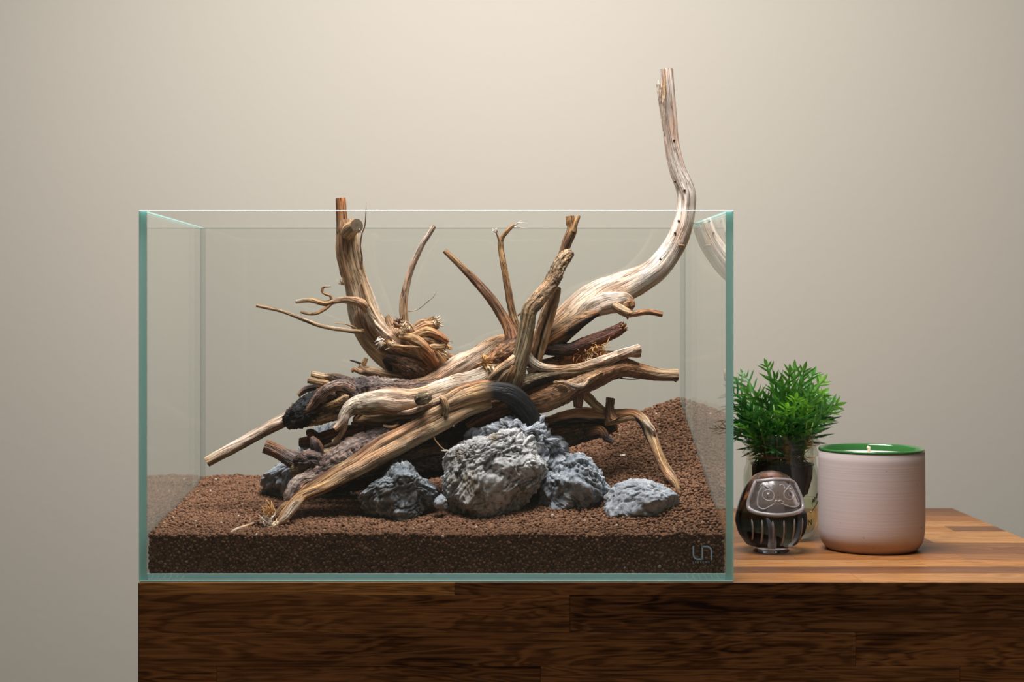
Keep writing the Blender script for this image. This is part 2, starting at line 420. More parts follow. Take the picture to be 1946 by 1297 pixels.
text('lettering', 'SYSTEMS', 0.0021, p, (PI/2, 0, 0), m_print, aq, 0.00004, 1.0, 1.75)

# ------------------------------------------------------------------ soil
XI0, XI1, YI0, YI1 = G+0.0003, AW-G-0.0003, G+0.0003, AD-G-0.0003
BX = [0.0, 0.13, 0.20, 0.27, 0.33, 0.366, 0.40, 0.446]
BZ = [0.052, 0.052, 0.054, 0.063, 0.080, 0.093, 0.111, 0.125]
def soil_z(x, y):
    zb = float(np.interp(x, BX, BZ))
    t = min(max((y-YI0)/(YI1-YI0), 0), 1)
    z = 0.0352+(zb-0.0352)*t
    z += 0.0022*noise.noise(Vector((x*28, y*28, 1.0)))+0.0012*noise.noise(Vector((x*70, y*70, 4.0)))
    return z
def ground_d(px, py):
    d = 0.8
    while d < 27:
        p = at(px, py, d)
        if p.z <= soil_z(p.x, p.y): return d
        d += 0.1
    return d
gr_ = 0.00128
sv, sf = [], []
nx, ny = 90, 56
inset = gr_*1.5
X0, X1, Y0, Y1 = XI0+inset, XI1-inset, YI0+inset, YI1-inset
for j in range(ny+1):
    for i in range(nx+1):
        x = X0+(X1-X0)*i/nx; y = Y0+(Y1-Y0)*j/ny
        sv.append((x, y, soil_z(x, y)-gr_*1.5))
for j in range(ny):
    for i in range(nx):
        a = j*(nx+1)+i; sf.append((a, a+1, a+nx+2, a+nx+1))
def skirt(idx):
    b0 = len(sv)
    for i in idx: sv.append((sv[i][0], sv[i][1], ZB+0.0004))
    for k in range(len(idx)-1): sf.append((idx[k], b0+k, b0+k+1, idx[k+1]))
skirt([i for i in range(nx+1)][::1]); skirt([ny*(nx+1)+i for i in range(nx+1)][::-1])
skirt([j*(nx+1) for j in range(ny+1)][::-1]); skirt([j*(nx+1)+nx for j in range(ny+1)])
nbase = len(sv)
pts = []
rs = random.Random(11)
sp = gr_*1.86
yy = YI0+gr_; row = 0
while yy < YI1-gr_*0.5:
    xx = XI0+gr_+(0 if row % 2 else sp/2)
    while xx < XI1-gr_*0.5:
        x = xx+rs.uniform(-0.45, 0.45)*sp*0.8; y = yy+rs.uniform(-0.45, 0.45)*sp*0.8
        x = min(max(x, XI0+gr_), XI1-gr_); y = min(max(y, YI0+gr_), YI1-gr_)
        pts.append((x, y, soil_z(x, y)+rs.uniform(-1.0, 0.3)*gr_))
        xx += sp
    yy += sp*0.87; row += 1
def face_pts(fixed, u0, u1, fn, axis):
    z = ZB+gr_; r = 0
    zmax = 0.13
    while z < zmax:
        u = u0+gr_+(0 if r % 2 else sp/2)
        while u < u1-gr_*0.6:
            uu = u+rs.uniform(-0.5, 0.5)*sp
            uu = min(max(uu, u0+gr_), u1-gr_)
            x, y = (uu, fixed) if axis == 'x' else (fixed, uu)
            if z < soil_z(x, y)-gr_*0.5:
                j = rs.uniform(0, 0.9)*gr_
                pts.append((x, fixed+j if axis == 'x' and fixed < 0.1 else y, max(ZB+gr_*0.8, z+rs.uniform(-0.85, 0.85)*gr_)) if axis == 'x' else (fixed+(j if fixed < 0.1 else -j), y, z))
            u += sp
        z += sp*0.87; r += 1
face_pts(YI0+gr_, XI0, XI1, None, 'x')
face_pts(XI0+gr_, YI0, YI1, None, 'y'); face_pts(XI1-gr_, YI0, YI1, None, 'y')
# a back row so the bed reads from behind and through the side panes
allv = sv+pts
me = bpy.data.meshes.new('aquarium_soil')
me.from_pydata(allv, [], sf); me.materials.append(m_soil)
a = me.attributes.new('is_grain', 'BOOLEAN', 'POINT'); a.data.foreach_set('value', [False]*nbase+[True]*len(pts))
soil = bpy.data.objects.new('aquarium_soil', me); C.objects.link(soil)
tag(soil, 'reddish brown granular soil bed, banked up towards the back right corner of the aquarium', 'soil', None, 'stuff')
ng = bpy.data.node_groups.new('granules', 'GeometryNodeTree')
ng.interface.new_socket('Geometry', in_out='INPUT', socket_type='NodeSocketGeometry')
ng.interface.new_socket('Geometry', in_out='OUTPUT', socket_type='NodeSocketGeometry')
gi = ng.nodes.new('NodeGroupInput'); go = ng.nodes.new('NodeGroupOutput')
ico = ng.nodes.new('GeometryNodeMeshIcoSphere'); ico.inputs['Radius'].default_value = gr_; ico.inputs['Subdivisions'].default_value = 2
sm_ = ng.nodes.new('GeometryNodeSetMaterial'); sm_.inputs['Material'].default_value = m_soil
ss = ng.nodes.new('GeometryNodeSetShadeSmooth')
iop = ng.nodes.new('GeometryNodeInstanceOnPoints')
na = ng.nodes.new('GeometryNodeInputNamedAttribute'); na.data_type = 'BOOLEAN'; na.inputs['Name'].default_value = 'is_grain'
rv = ng.nodes.new('FunctionNodeRandomValue'); rv.data_type = 'FLOAT_VECTOR'; rv.inputs[0].default_value = (0.78, 0.78, 0.75); rv.inputs[1].default_value = (1.28, 1.28, 1.15)
rr_ = ng.nodes.new('FunctionNodeRandomValue'); rr_.data_type = 'FLOAT_VECTOR'; rr_.inputs[0].default_value = (0, 0, 0); rr_.inputs[1].default_value = (6.28, 6.28, 6.28); rr_.inputs['Seed'].default_value = 5
jn = ng.nodes.new('GeometryNodeJoinGeometry'); L = ng.links.new
L(ico.outputs[0], ss.inputs[0]); L(ss.outputs[0], sm_.inputs[0]); L(sm_.outputs[0], iop.inputs['Instance'])
L(gi.outputs[0], iop.inputs['Points']); L(na.outputs['Attribute'], iop.inputs['Selection'])
L(rv.outputs[0], iop.inputs['Scale']); L(rr_.outputs[0], iop.inputs['Rotation'])
L(iop.outputs[0], jn.inputs[0]); L(gi.outputs[0], jn.inputs[0]); L(jn.outputs[0], go.inputs[0])
md = soil.modifiers.new('granules', 'NODES'); md.node_group = ng

# ------------------------------------------------------------------ stones
def stone_obj(name, poly, d, half, m, label, seed, lev=5, amp=1.0, strata=(0.4, 0.9), p=0.62, group='stones in the aquarium', ncut=16, pit_f=150, pit_b=-0.1, crag=1.0, ledge=1.0, plate=1.0):
    cx = sum(q[0] for q in poly)/len(poly); cy = sum(q[1] for q in poly)/len(poly)
    ctr = at(cx, cy, d)
    pr = []
    for q in poly:
        v = at(q[0], q[1], d)-ctr; pr.append((math.atan2(v.z, v.x), math.hypot(v.x, v.z)))
    pr.sort()
    A = np.array([pr[-1][0]-2*PI]+[a for a, _ in pr]+[pr[0][0]+2*PI]); R = np.array([pr[-1][1]]+[r for _, r in pr]+[pr[0][1]])
    # true polygon radius by ray/segment intersection
    V2 = [(math.cos(a)*r, math.sin(a)*r) for a, r in pr]
    def prad(th):
        dx, dz = math.cos(th), math.sin(th); best = 0
        for i in range(len(V2)):
            (x1, z1), (x2, z2) = V2[i], V2[(i+1) % len(V2)]
            ex, ez = x2-x1, z2-z1; den = dx*ez-dz*ex
            if abs(den) < 1e-12: continue
            t = (x1*ez-z1*ex)/den; u = (x1*dz-z1*dx)/den
            if t > 0 and -1e-6 <= u <= 1+1e-6: best = max(best, t)
        return best
    ths = np.linspace(-PI, PI, 361); tab = np.array([prad(t) for t in ths])
    k = np.array([1, 2, 3, 2, 1])/9.0; tab2 = np.convolve(np.r_[tab[-5:-1], tab, tab[1:5]], k, 'same')[4:-4]
    bm = bmesh.new(); bmesh.ops.create_icosphere(bm, subdivisions=lev, radius=1.0)
    S = Vector((seed*3.7, seed*1.3, seed*2.1))
    sd = Vector((math.cos(strata[0]), 0.35, math.sin(strata[0]))).normalized()   # strata normal
    size = max(R)
    hd = half*0.01
    rc = random.Random(seed*17+3); cuts = []
    for _ in range(ncut):
        a_ = rc.uniform(0, 2*PI); e_ = rc.uniform(-0.9, 1.0)
        cn = Vector((math.cos(a_)*math.cos(e_), -abs(math.sin(a_))*0.4-0.9*math.cos(e_)*rc.random(), math.sin(e_))).normalized()
        cuts.append((cn, rc.uniform(0.62, 0.86)))
    fd = Vector((-sd.z, 0.0, sd.x)).normalized()
    for v in bm.verts:
        X, Y, Z = v.co; th = math.atan2(Z, X); c = math.hypot(X, Z)
        r = float(np.interp(th, ths, tab2))*(c**p if c > 0 else 0)
        q = Vector((r*math.cos(th), hd*(abs(Y)**0.8)*(1 if Y > 0 else -1), r*math.sin(th)))
        nn = Vector((X, Y*1.2, Z)).normalized()
        sup = lambda n_: 0.5*(hd*abs(n_.y)+size*0.82*math.hypot(n_.x, n_.z))+0.5*max(hd*abs(n_.y), size*0.82*math.hypot(n_.x, n_.z))
        if Y < 0.2:
            for cn, k in cuts:
                if abs(cn.y) < 0.35: continue
                ex = q.dot(cn)-sup(cn)*k
                if ex > 0: q = q-Vector((0, 1, 0))*(ex/cn.y)*0.8
        w1 = q*48+S
        warp = Vector((noise.noise(w1), noise.noise(w1+Vector((9, 0, 0))), noise.noise(w1+Vector((0, 9, 0)))))
        wf = q*150+S
        warp2 = Vector((noise.noise(wf), noise.noise(wf+Vector((9, 0, 0))), noise.noise(wf+Vector((0, 9, 0)))))
        # tilted ledges: sharp risers, gentle treads
        l1 = q.dot(sd)*120*strata[1]+warp.x*1.5+warp2.x*0.35+seed; f1 = l1-math.floor(l1)
        l2 = q.dot(sd)*330*strata[1]+warp.y*2.8+warp2.y*0.9+seed*2; f2 = l2-math.floor(l2)
        st1 = (f1 if f1 < 0.86 else (1-f1)/0.14*0.86)*max(0.15, 0.55+noise.noise(q*60+S*3)*1.4)
        st2 = (f2 if f2 < 0.82 else (1-f2)/0.18*0.82)*max(0.0, 0.45+noise.noise(q*80+S*4)*1.6)
        # stretched crags along the ledges
        qq = Vector((q.dot(fd)*70, q.y*110, q.dot(sd)*190))+warp*1.6+S
        cr1 = abs(noise.noise(qq)); cr2 = abs(noise.noise(qq*2.3+Vector((3, 3, 3))))
        vor = noise.voronoi(q*pit_f+S+warp2*0.5)[0]; pit = max(0.0, 0.42-vor[0])/0.42
        cA = Vector((q.dot(fd)*58, q.y*62, q.dot(sd)*92))+warp*0.35+warp2*0.10+S
        vA = noise.voronoi(cA); oA = noise.cell(vA[1][0]*37.7+S)-0.5; eA = max(0.0, 1-(vA[0][1]-vA[0][0])*14)
        cB = Vector((q.dot(fd)*150, q.y*170, q.dot(sd)*300))+warp*0.5+warp2*0.22+S*2
        vB = noise.voronoi(cB); oB = noise.cell(vB[1][0]*23.3+S)-0.5; eB = max(0.0, 1-(vB[0][1]-vB[0][0])*9)
        bm_ = max(0.0, min(1.0, 0.6+noise.noise(q*40+S*6)*2.2))
        pitm = min(max(noise.noise(q*42+S*5)*3+pit_b, 0), 1)
        gq = q*115+warp*1.2+S; rg = 1-abs(noise.noise(gq))*2; rg2 = 1-abs(noise.noise(Vector((q.dot(fd)*170, q.y*260, q.dot(sd)*430))+warp2*0.8+S*2))*2
        dsp = (noise.noise(q*30+S)*0.0044+(st1-0.4)*0.0034*ledge+(st2-0.4)*0.0015*ledge-(max(0, 0.11-cr1)/0.11)*0.0030*crag+(0.5-cr2)*0.0012*crag+plate*(oA*0.0034-eA*0.0012+bm_*(oB*0.0015-eB*0.0006))+(rg2-0.4)*0.0003
               -pit*pitm*0.0022+noise.noise(q*330+warp2*1.5)*0.0005+noise.noise(q*800+S)*0.0004)*amp
        v.co = ctr+q+nn*dsp
    o = thing(name, at(cx, cy, d)-Vector((0, 0, size)), label, 'stone', group) if False else None
    me = bpy.data.meshes.new(name)
    bmesh.ops.translate(bm, verts=bm.verts, vec=-ctr); bm.to_mesh(me); bm.free(); me.materials.append(m)
    me.polygons.foreach_set('use_smooth', [True]*len(me.polygons))
    o = bpy.data.objects.new(name, me); C.objects.link(o); o.location = ctr; tag(o, label, 'stone', group)
    return o
stone_obj('stone', [(841,905),(843,880),(855,858),(880,838),(915,822),(950,812),(985,815),(1010,832),(1025,860),(1045,885),(1042,905),(1020,935),(1000,965),(975,988),(930,1000),(890,995),(855,985),(843,950)], 8.6, 4.2, m_st_white,
          'largest stone, white mottled boulder with brown stains at front centre', 1, 7, 0.95, (2.2, 0.55), crag=0.7, ledge=0.7, ncut=10, plate=0.75)
stone_obj('stone', [(862,862),(880,826),(902,802),(940,793),(980,785),(992,799),(1010,798),(1034,794),(1044,815),(1042,830),(1064,830),(1080,850),(1076,870),(1050,900),(1035,940),(960,960),(900,920)], 11.6, 3.6, m_st_flat,
          'blue grey layered stone leaning up behind the largest white boulder', 2, 6, 1.15, (2.4, 0.55), 0.5, ledge=1.3, ncut=5, plate=1.25)
stone_obj('stone', [(1020,960),(1030,920),(1048,882),(1070,860),(1100,862),(1125,872),(1145,895),(1155,920),(1168,935),(1165,965),(1145,985),(1090,985),(1050,975)], 8.8, 3.0, m_st_blue,
          'blue grey sloping stone with white vein, right of the largest boulder', 3, 6, 0.9, (0.9, 0.9), 0.55)
stone_obj('stone', [(1146,975),(1152,945),(1172,922),(1200,912),(1240,912),(1272,925),(1292,940),(1294,962),(1280,985),(1240,996),(1190,996),(1155,990)], 6.4, 3.0, m_st_flat,
          'flat pale grey stone with a white patch, furthest right, at the tip of a root', 4, 6, 0.5, (1.5, 0.5), 0.6, ncut=6, plate=1.0)
stone_obj('stone', [(684,965),(690,940),(712,912),(738,893),(755,877),(772,874),(790,888),(803,908),(822,918),(836,928),(838,950),(820,975),(780,990),(730,988),(700,980)], 8.2, 3.2, m_st_dark,
          'dark stone with white veins and pits, left of the largest boulder', 5, 6, 0.8, (1.9, 0.6), 0.7, pit_b=0.3, pit_f=110, plate=0.5, ncut=8)
stone_obj('stone', [(478,970),(490,935),(498,905),(515,886),(535,872),(560,855),(575,835),(600,818),(640,806),(690,808),(710,850),(700,920),(640,960),(560,975)], 17.5, 3.6, m_st_blue,
          'pitted blue grey stone at the back left, behind the driftwood roots', 6, 6, 1.2, (1.4, 0.6), 0.6, pit_b=0.4, pit_f=110)
stone_obj('stone', [(822,962),(826,945),(838,936),(850,945),(852,968),(838,975)], 6.6, 0.7, m_st_blue,
          'tiny grey stone chip squeezed against the left foot of the largest boulder', 7, 4, 0.3, (1.4, 0.8))
stone_obj('stone', [(1276,955),(1282,938),(1292,933),(1297,945),(1292,962),(1284,968)], 8.8, 0.7, m_st_blue,
          'tiny dark stone chip at the right end of the flat pale stone', 8, 4, 0.25, (1.4, 0.8))
stone_obj('stone', [(1070,800),(1074,785),(1086,778),(1095,776),(1103,784),(1112,800),(1100,815),(1080,815)], 19.0, 0.9, m_st_dark,
          'small black crumbly stone on the back slope beneath the right branches', 9, 4, 0.5, (1.4, 0.8))

# ------------------------------------------------------------------ driftwood
PAL = {'pale': (0.76, 0.62, 0.47), 'white': (0.80, 0.69, 0.58), 'ash': (0.44, 0.335, 0.28), 'tan': (0.62, 0.425, 0.245), 'gold': (0.58, 0.355, 0.16), 'olive': (0.40, 0.30, 0.17), 'orange': (0.52, 0.25, 0.105),
       'brown': (0.24, 0.125, 0.062), 'red': (0.22, 0.085, 0.05), 'bark': (0.185, 0.135, 0.12), 'dark': (0.055, 0.032, 0.024), 'char': (0.018, 0.018, 0.022)}
bseed = [0]
def branch(parent, name, pts, cols, bark=0.0, amp=1.0, tip='cut', under=None, seg=None, cut='tan', label=None, step=None, patch=0.5, cracks=0.6):
    """pts rows (px, py, depth_cm, radius_px); cols one name or one per point; under=(colour, nx, nz, width)"""
    bseed[0] += 1; sd = bseed[0]*5.13
    if isinstance(cols, str): cols = [cols]*len(pts)
    Pw = [np.array([*at(p[0], p[1], p[2]), rad(p[3], p[2])]) for p in pts]
    if len(cols) < len(pts): cols = cols+[cols[-1]]*(len(pts)-len(cols))
    Cw = [np.array(PAL[c]) for c in cols]
    bks = bark if isinstance(bark, (list, tuple)) else [bark]*len(pts)
    rmean = sum(p[3] for p in Pw)/len(Pw)
    L = sum(np.linalg.norm(Pw[i+1][:3]-Pw[i][:3]) for i in range(len(Pw)-1))
    stp = step or max(0.0005, min(0.0009, rmean*0.2))
    nS = max(6, int(L/stp)); nA = seg or (54 if rmean > 0.0035 else 34 if rmean > 0.0018 else 14 if rmean > 0.0009 else 8)
    S = []; m = len(Pw)-1
    for i in range(nS+1):
        t = m*i/nS; P = cr(Pw, t); k = min(int(t), m-1); u = t-k
        S.append((Vector(P[:3]), max(P[3], 0.0002), Cw[k]*(1-u)+Cw[k+1]*u, bks[k]*(1-u)+bks[k+1]*u, t))
    # slow sideways wander for a gnarled line
    for i, s in enumerate(S):
        e = min(i, nS-i)/nS*4; e = min(e, 1)
        q = s[0]*min(110, 0.30/rmean)+Vector((sd, 0, 0)); wv = Vector((noise.noise(q), noise.noise(q+Vector((5, 5, 5))), noise.noise(q+Vector((0, 7, 3)))))
        S[i] = (s[0]+wv*s[1]*0.30*e*amp,)+s[1:]
    verts, faces, tone, grain = [], [], [], []
    T = [(S[min(i+1, nS)][0]-S[max(i-1, 0)][0]).normalized() for i in range(nS+1)]
    u = T[0].cross(Vector((0, 1, 0))); u = u.normalized() if u.length > 1e-3 else Vector((1, 0, 0))
    s_len = 0.0; tw = random.Random(int(sd*10)).uniform(-0.6, 0.6)
    for i, (p, r, c, bk, t) in enumerate(S):
        if i: s_len += (p-S[i-1][0]).length
        u = (u-T[i]*u.dot(T[i])).normalized(); v = T[i].cross(u)
        rn = s_len/max(rmean, 0.001)
        endf = 1.0
        if tip in ('point', 'frayed') and i > nS*0.86: endf = max(0.12, 1-((i-nS*0.86)/(nS*0.14))**1.6)
        for a in range(nA):
            th = 2*PI*a/nA; tt = th+tw*rn*0.12
            cx_, sx_ = math.cos(tt), math.sin(tt)
            g = noise.noise(Vector((cx_*1.9+sd, sx_*1.9, rn*0.13)))
            g2 = noise.noise(Vector((cx_*4.6+sd, sx_*4.6, rn*0.22)))
            lump = noise.noise(Vector((cx_*0.9+sd, sx_*0.9, rn*0.55+sd)))
            knot = noise.noise(Vector((cx_*1.5, sx_*1.5+sd, rn*0.9)))
            f = 1+amp*(0.26*g+0.10*(1-2.6*abs(g2))*cracks+0.19*lump+0.20*max(knot-0.32, 0)*2.2)
            crk = max(0.0, 1-abs(noise.noise(Vector((cx_*2.6+sd*3, sx_*2.6, rn*0.16))))*9)*min(max(0.4+noise.noise(Vector((cx_*1.1, sx_*1.1+sd, rn*0.3)))*2.2, 0), 1)
            crk *= cracks
            f -= 0.17*crk*min(amp*1.6, 1)
            if bk > 0:
                rb = noise.noise(Vector((cx_*5+sd, sx_*5, rn*2.4)))
                rb2 = noise.noise(Vector((cx_*11+sd, sx_*11, rn*5.0)))
                f += bk*(0.26*(0.5-abs(rb)*2)+0.14*rb2)
            if i == nS and tip == 'frayed': f *= 0.7
            d_ = u*math.cos(th)+v*math.sin(th)
            verts.append(p+d_*r*f*endf)
            cc = c.copy()
            dn = noise.noise(Vector((cx_*1.3+sd*2, sx_*1.3, rn*0.25)))
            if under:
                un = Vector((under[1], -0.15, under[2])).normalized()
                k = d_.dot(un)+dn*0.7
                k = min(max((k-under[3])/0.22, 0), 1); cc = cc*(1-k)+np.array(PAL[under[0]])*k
            cc = cc*(1+0.45*dn)*(0.80+0.34*min(max(0.5+g2*1.8+g*0.6, 0), 1.1))*(1-0.62*crk)
            pb = min(max((noise.noise(Vector((cx_*0.9+sd*4, sx_*0.9, rn*0.33)))-0.30)/0.10, 0), 1)*patch
            cc = cc*(1-pb)+np.array(PAL['brown'])*0.8*pb
            po = min(max((noise.noise(Vector((cx_*0.8+sd*7, sx_*0.8, rn*0.21)))-0.18)/0.22, 0), 1)*patch*0.7
            cc = cc*(1-po)+np.array(PAL['orange'])*po
            tone.append((max(cc[0], 0.004), max(cc[1], 0.004), max(cc[2], 0.004), min(max(bk, 0), 1)))
            grain.append((cx_*max(r, rmean*0.7)+sd*0.11, sx_*max(r, rmean*0.7), s_len+sd*0.03))
    for i in range(nS):
        for a in range(nA):
            b = (a+1) % nA
            faces.append((i*nA+a, i*nA+b, (i+1)*nA+b, (i+1)*nA+a))
    for end in (0, 1):
        r0 = 0 if end == 0 else nS*nA
        base = len(verts); tc_ = np.array(PAL[cut])
        tt = T[0] if end == 0 else T[nS]
        ctr = S[0][0] if end == 0 else S[nS][0]
        for a in range(nA):
            verts.append(verts[r0+a].copy()); tone.append((*(tc_*(0.7+0.3*((a*7) % 3)/2)), 0.3)); grain.append((a*0.01, verts[r0+a][0]*3, verts[r0+a][2]*0.5))
        for a in range(nA):
            q = verts[base+a]; verts.append(ctr+(q-ctr)*0.45+tt*(0.05 if end else -0.05)*S[0][1]*(1+noise.noise(q*900))); tone.append((*(tc_*0.85), 0.3)); grain.append((a*0.01, q[2]*3, q[0]*0.5))
        verts.append(ctr.copy()); tone.append((*(tc_*0.55), 0.3)); grain.append((0, 0, 0))
        cI = len(verts)-1
        for a in range(nA):
            b = (a+1) % nA
            q1 = (base+a, base+b, base+nA+b, base+nA+a); q2 = (base+nA+a, base+nA+b, cI)
            if end == 0: q1 = q1[::-1]; q2 = q2[::-1]
            faces.append(q1); faces.append(q2)
    me = bpy.data.meshes.new(name)
    base = WORLD[parent.name] if parent else Vector((0, 0, 0))
    me.from_pydata([tuple(v-base) for v in verts], [], faces); me.materials.append(m_wood)
    me.polygons.foreach_set('use_smooth', [True]*len(me.polygons))
    a = me.attributes.new('tone', 'FLOAT_COLOR', 'POINT'); a.data.foreach_set('color', np.array(tone, dtype=np.float32).ravel())
    a = me.attributes.new('grain', 'FLOAT_VECTOR', 'POINT'); a.data.foreach_set('vector', np.array(grain, dtype=np.float32).ravel())
    o = bpy.data.objects.new(name, me); C.objects.link(o); o.parent = parent; WORLD[o.name] = base
    if label: o['label'] = label
    return o
def fibres(parent, name, px, py, d, n_, length, dirx, dirz, spread, col, r=0.9, seed=1):
    """frayed end: a tuft of separate splinters, one part"""
    rf = random.Random(seed); bm = bmesh.new(); p0 = at(px, py, d)
    for k in range(n_):
        s = p0+Vector((rf.uniform(-1, 1), rf.uniform(-1, 1), rf.uniform(-1, 1)))*rad(spread*0.35, d)
        dv = Vector((dirx+rf.uniform(-1, 1)*0.7, rf.uniform(-0.8, 0.5), dirz+rf.uniform(-1, 1)*0.7)).normalized()*rad(length*rf.uniform(0.5, 1.2), d)
        bend = Vector((rf.uniform(-1, 1), rf.uniform(-1, 1), rf.uniform(-1, 1)))*rad(length*0.22, d)
        rr = rad(r*rf.uniform(0.6, 1.3), d)
        tube(bm, [s, s+dv*0.5+bend, s+dv], [rr, rr*0.85, rr*0.35], 5)
    o = mk(name, bm, FIB[col], parent, True); return o
FIB = {'pale': simple('pale_fibre', (0.74, 0.58, 0.38), 0.7), 'gold': simple('gold_fibre', (0.60, 0.33, 0.12), 0.7), 'orange': simple('orange_fibre', (0.42, 0.18, 0.07), 0.7),
       'brown': simple('brown_fibre', (0.20, 0.10, 0.05), 0.7), 'white': simple('white_fibre', (0.8, 0.72, 0.6), 0.7)}
GW = 'pieces of driftwood in the aquarium'
def drift(px, py, d, label): return thing('driftwood', at(px, py, d), label, 'driftwood', GW)

# --- upright forked trunk on the left, with its root knot
t = drift(800, 730, 17, 'upright tan trunk on the left with sawn stubs, side twigs and a ragged root knot')
branch(t, 'trunk', [(657,418,17,15),(660,440,17,19),(663,480,17,22),(673,530,17,24),(690,585,17,28),(708,630,17,32),(745,665,17,36),(788,690,17,40),(830,722,17,36),(850,745,17,28)],
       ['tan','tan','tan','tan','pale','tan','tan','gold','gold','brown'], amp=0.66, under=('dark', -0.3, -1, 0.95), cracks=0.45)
branch(t, 'root_flare', [(735,600,15.5,5),(752,630,15.5,13),(780,652,15,18),(812,680,15,22),(838,712,15.5,22),(850,735,16,18)], ['tan','tan','tan','gold','gold','gold'], amp=0.8)
branch(t, 'root_flare', [(690,540,15.3,5),(706,590,15,9),(730,632,14.8,12),(765,658,14.7,13),(800,672,14.7,12)], ['tan','tan','pale','tan','gold'], amp=0.8)
branch(t, 'hollow_face', [(735,680,14.6,6),(765,692,14.4,15),(795,705,14.4,18),(822,718,14.6,12)], ['dark','brown','brown','dark'], bark=0.8, amp=0.6, label='dark rotten hollow face')
branch(t, 'sawn_stub', [(652,440,17,13),(650,415,17,10.5),(648,395,17,10),(647,377,17,9.5)], ['tan','orange','orange','orange'], amp=0.25, cut='pale')
branch(t, 'sawn_stub', [(660,445,16.5,14),(668,435,15.3,14),(678,428,14.3,12.5)], ['tan','tan','tan'], amp=0.3, cut='olive')
fibres(t, 'frayed_end', 682, 437, 14.6, 16, 9, 0.4, -0.3, 12, 'pale', 1.1, 3)
branch(t, 'twig', [(686,512,15.6,3),(688,490,15.6,1.6),(685,468,15.6,1.4),(688,445,15.6,1.3),(694,425,15.6,1.2),(696,384,15.6,0.9)], 'brown', amp=0.4, tip='point')
b1 = branch(t, 'side_twig', [(700,590,15.2,9),(688,577,15,9),(665,571,15,7.5),(640,572,14.8,5.5),(618,577,14.8,5),(590,571,14.6,4.3),(562,574,14.5,3.6)], ['tan','tan','tan','tan','gold','gold','pale'], amp=0.45)
branch(b1, 'fork', [(632,575,14.8,3.6),(620,586,14.7,3.2),(604,595,14.6,3),(588,597,14.6,2.8),(571,593,14.5,2.8)], 'gold', amp=0.4)
branch(b1, 'fork', [(630,574,14.8,3.2),(628,563,14.7,2.6),(620,560,14.7,2.6),(613,555,14.7,2.6),(615,546,14.7,2.2),(629,545,14.7,1.2)], ['tan','gold','gold','gold','gold','pale'], amp=0.4)
b2 = branch(t, 'side_twig', [(690,630,15.4,5),(678,630,15,4.6),(650,627,14.8,4),(610,620,14.5,3.8),(575,607,14.2,3.5),(535,592,14,3.1),(487,581,13.8,3)], ['gold','tan','tan','tan','tan','tan','tan'], amp=0.3)
branch(b2, 'fork', [(678,626,15,2.4),(668,620,14.9,2),(655,616,14.8,1.4),(633,614,14.8,1.1)], 'tan', amp=0.3, tip='point')
fibres(t, 'frayed_end', 652, 540, 16.5, 14, 16, -0.45, 1.0, 6, 'pale', 1.0, 8)
branch(t, 'upright_shoot', [(768,625,15.5,11),(768,605,15.5,8.5),(767,580,15.5,8),(771,550,15.5,7),(780,515,15.4,6),(800,470,15.2,5.2),(814,448,15.1,4.8),(825,430,15,4.2)], ['gold','tan','tan','pale','white','white','white','pale'], amp=0.3, patch=0.2)
branch(t, 'twig', [(776,592,15.5,1.3),(790,590,15.4,0.9),(802,583,15.3,0.8),(812,574,15.3,0.8),(822,566,15.2,0.7),(831,552,15.2,0.6)], 'pale', amp=0.4, tip='point')
for q in ([(790,650,14.5,7),(775,622,14.4,8),(750,616,14.2,6)], [(780,640,15.5,8),(800,618,15,9),(825,608,14.6,7)], [(780,640,15,8),(805,622,14.4,9),(832,618,14,7)],
          [(785,640,14.5,9),(815,632,13.9,9.5),(838,640,13.6,8),(850,652,13.5,6)], [(785,650,14.8,9),(812,645,14.0,10),(838,655,13.8,7)], [(800,665,14.2,7),(822,660,13.6,7),(846,658,13.4,5)],
          [(760,640,14,6),(785,645,13.6,9),(810,662,13.4,9),(830,690,13.7,6)], [(765,660,14,5),(742,655,13.5,6),(735,648,13.4,4)]):
    branch(t, 'root_stub', q, random.choice([['tan','tan','gold','gold'], ['pale','tan','tan','tan'], ['gold','gold','orange','orange']]), amp=0.9, cut='gold', bark=0.15)
for k, (x, y, dx, dz, cc) in enumerate([(757,612,-0.3,0.6,'brown'),(748,655,-0.6,-0.1,'pale'),(845,655,0.8,-0.2,'gold'),(842,668,0.7,-0.6,'pale'),(815,662,0.2,-0.5,'gold'),(828,612,0.8,0.3,'pale'),(770,625,0.2,0.5,'pale'),(725,650,-0.5,-0.2,'white')]):
    fibres(t, 'frayed_end', x, y, 13.6, 16, 12, dx, dz, 16, cc, 1.5, 20+k)
branch(t, 'twig', [(722,652,14.2,2.6),(750,657,13.4,2.2),(780,659,13.2,2),(802,660,13.2,1.6)], 'gold', amp=0.4)
branch(t, 'torn_shard', [(733,682,15.5,6),(738,695,15.4,6),(744,708,15.4,3)], 'dark', bark=0.8, amp=0.8, tip='point')
branch(t, 'root_stub', [(765,690,16.5,14),(758,708,16.5,12),(756,732,16.5,14)], 'dark', amp=0.6)
b3 = branch(t, 'low_branch', [(830,735,16,17),(790,728,16,14),(752,718,15.6,11),(720,711,15.2,9.5),(697,706,15,9),(682,697,15,7)], ['tan','tan','tan','tan','tan','tan'], amp=0.5)
branch(b3, 'fork', [(690,700,15,5),(692,690,14.9,4.6),(696,681,14.9,4)], 'gold', amp=0.3)
branch(b3, 'fork', [(700,708,15,7),(684,706,14.8,5.5),(674,703,14.8,4),(668,707,14.8,3)], ['brown','tan','orange','orange'], amp=0.6)
branch(b3, 'fork', [(686,692,15,2.5),(676,688,14.9,1.8),(664,685,14.9,1.2)], 'char', amp=0.3, tip='point')
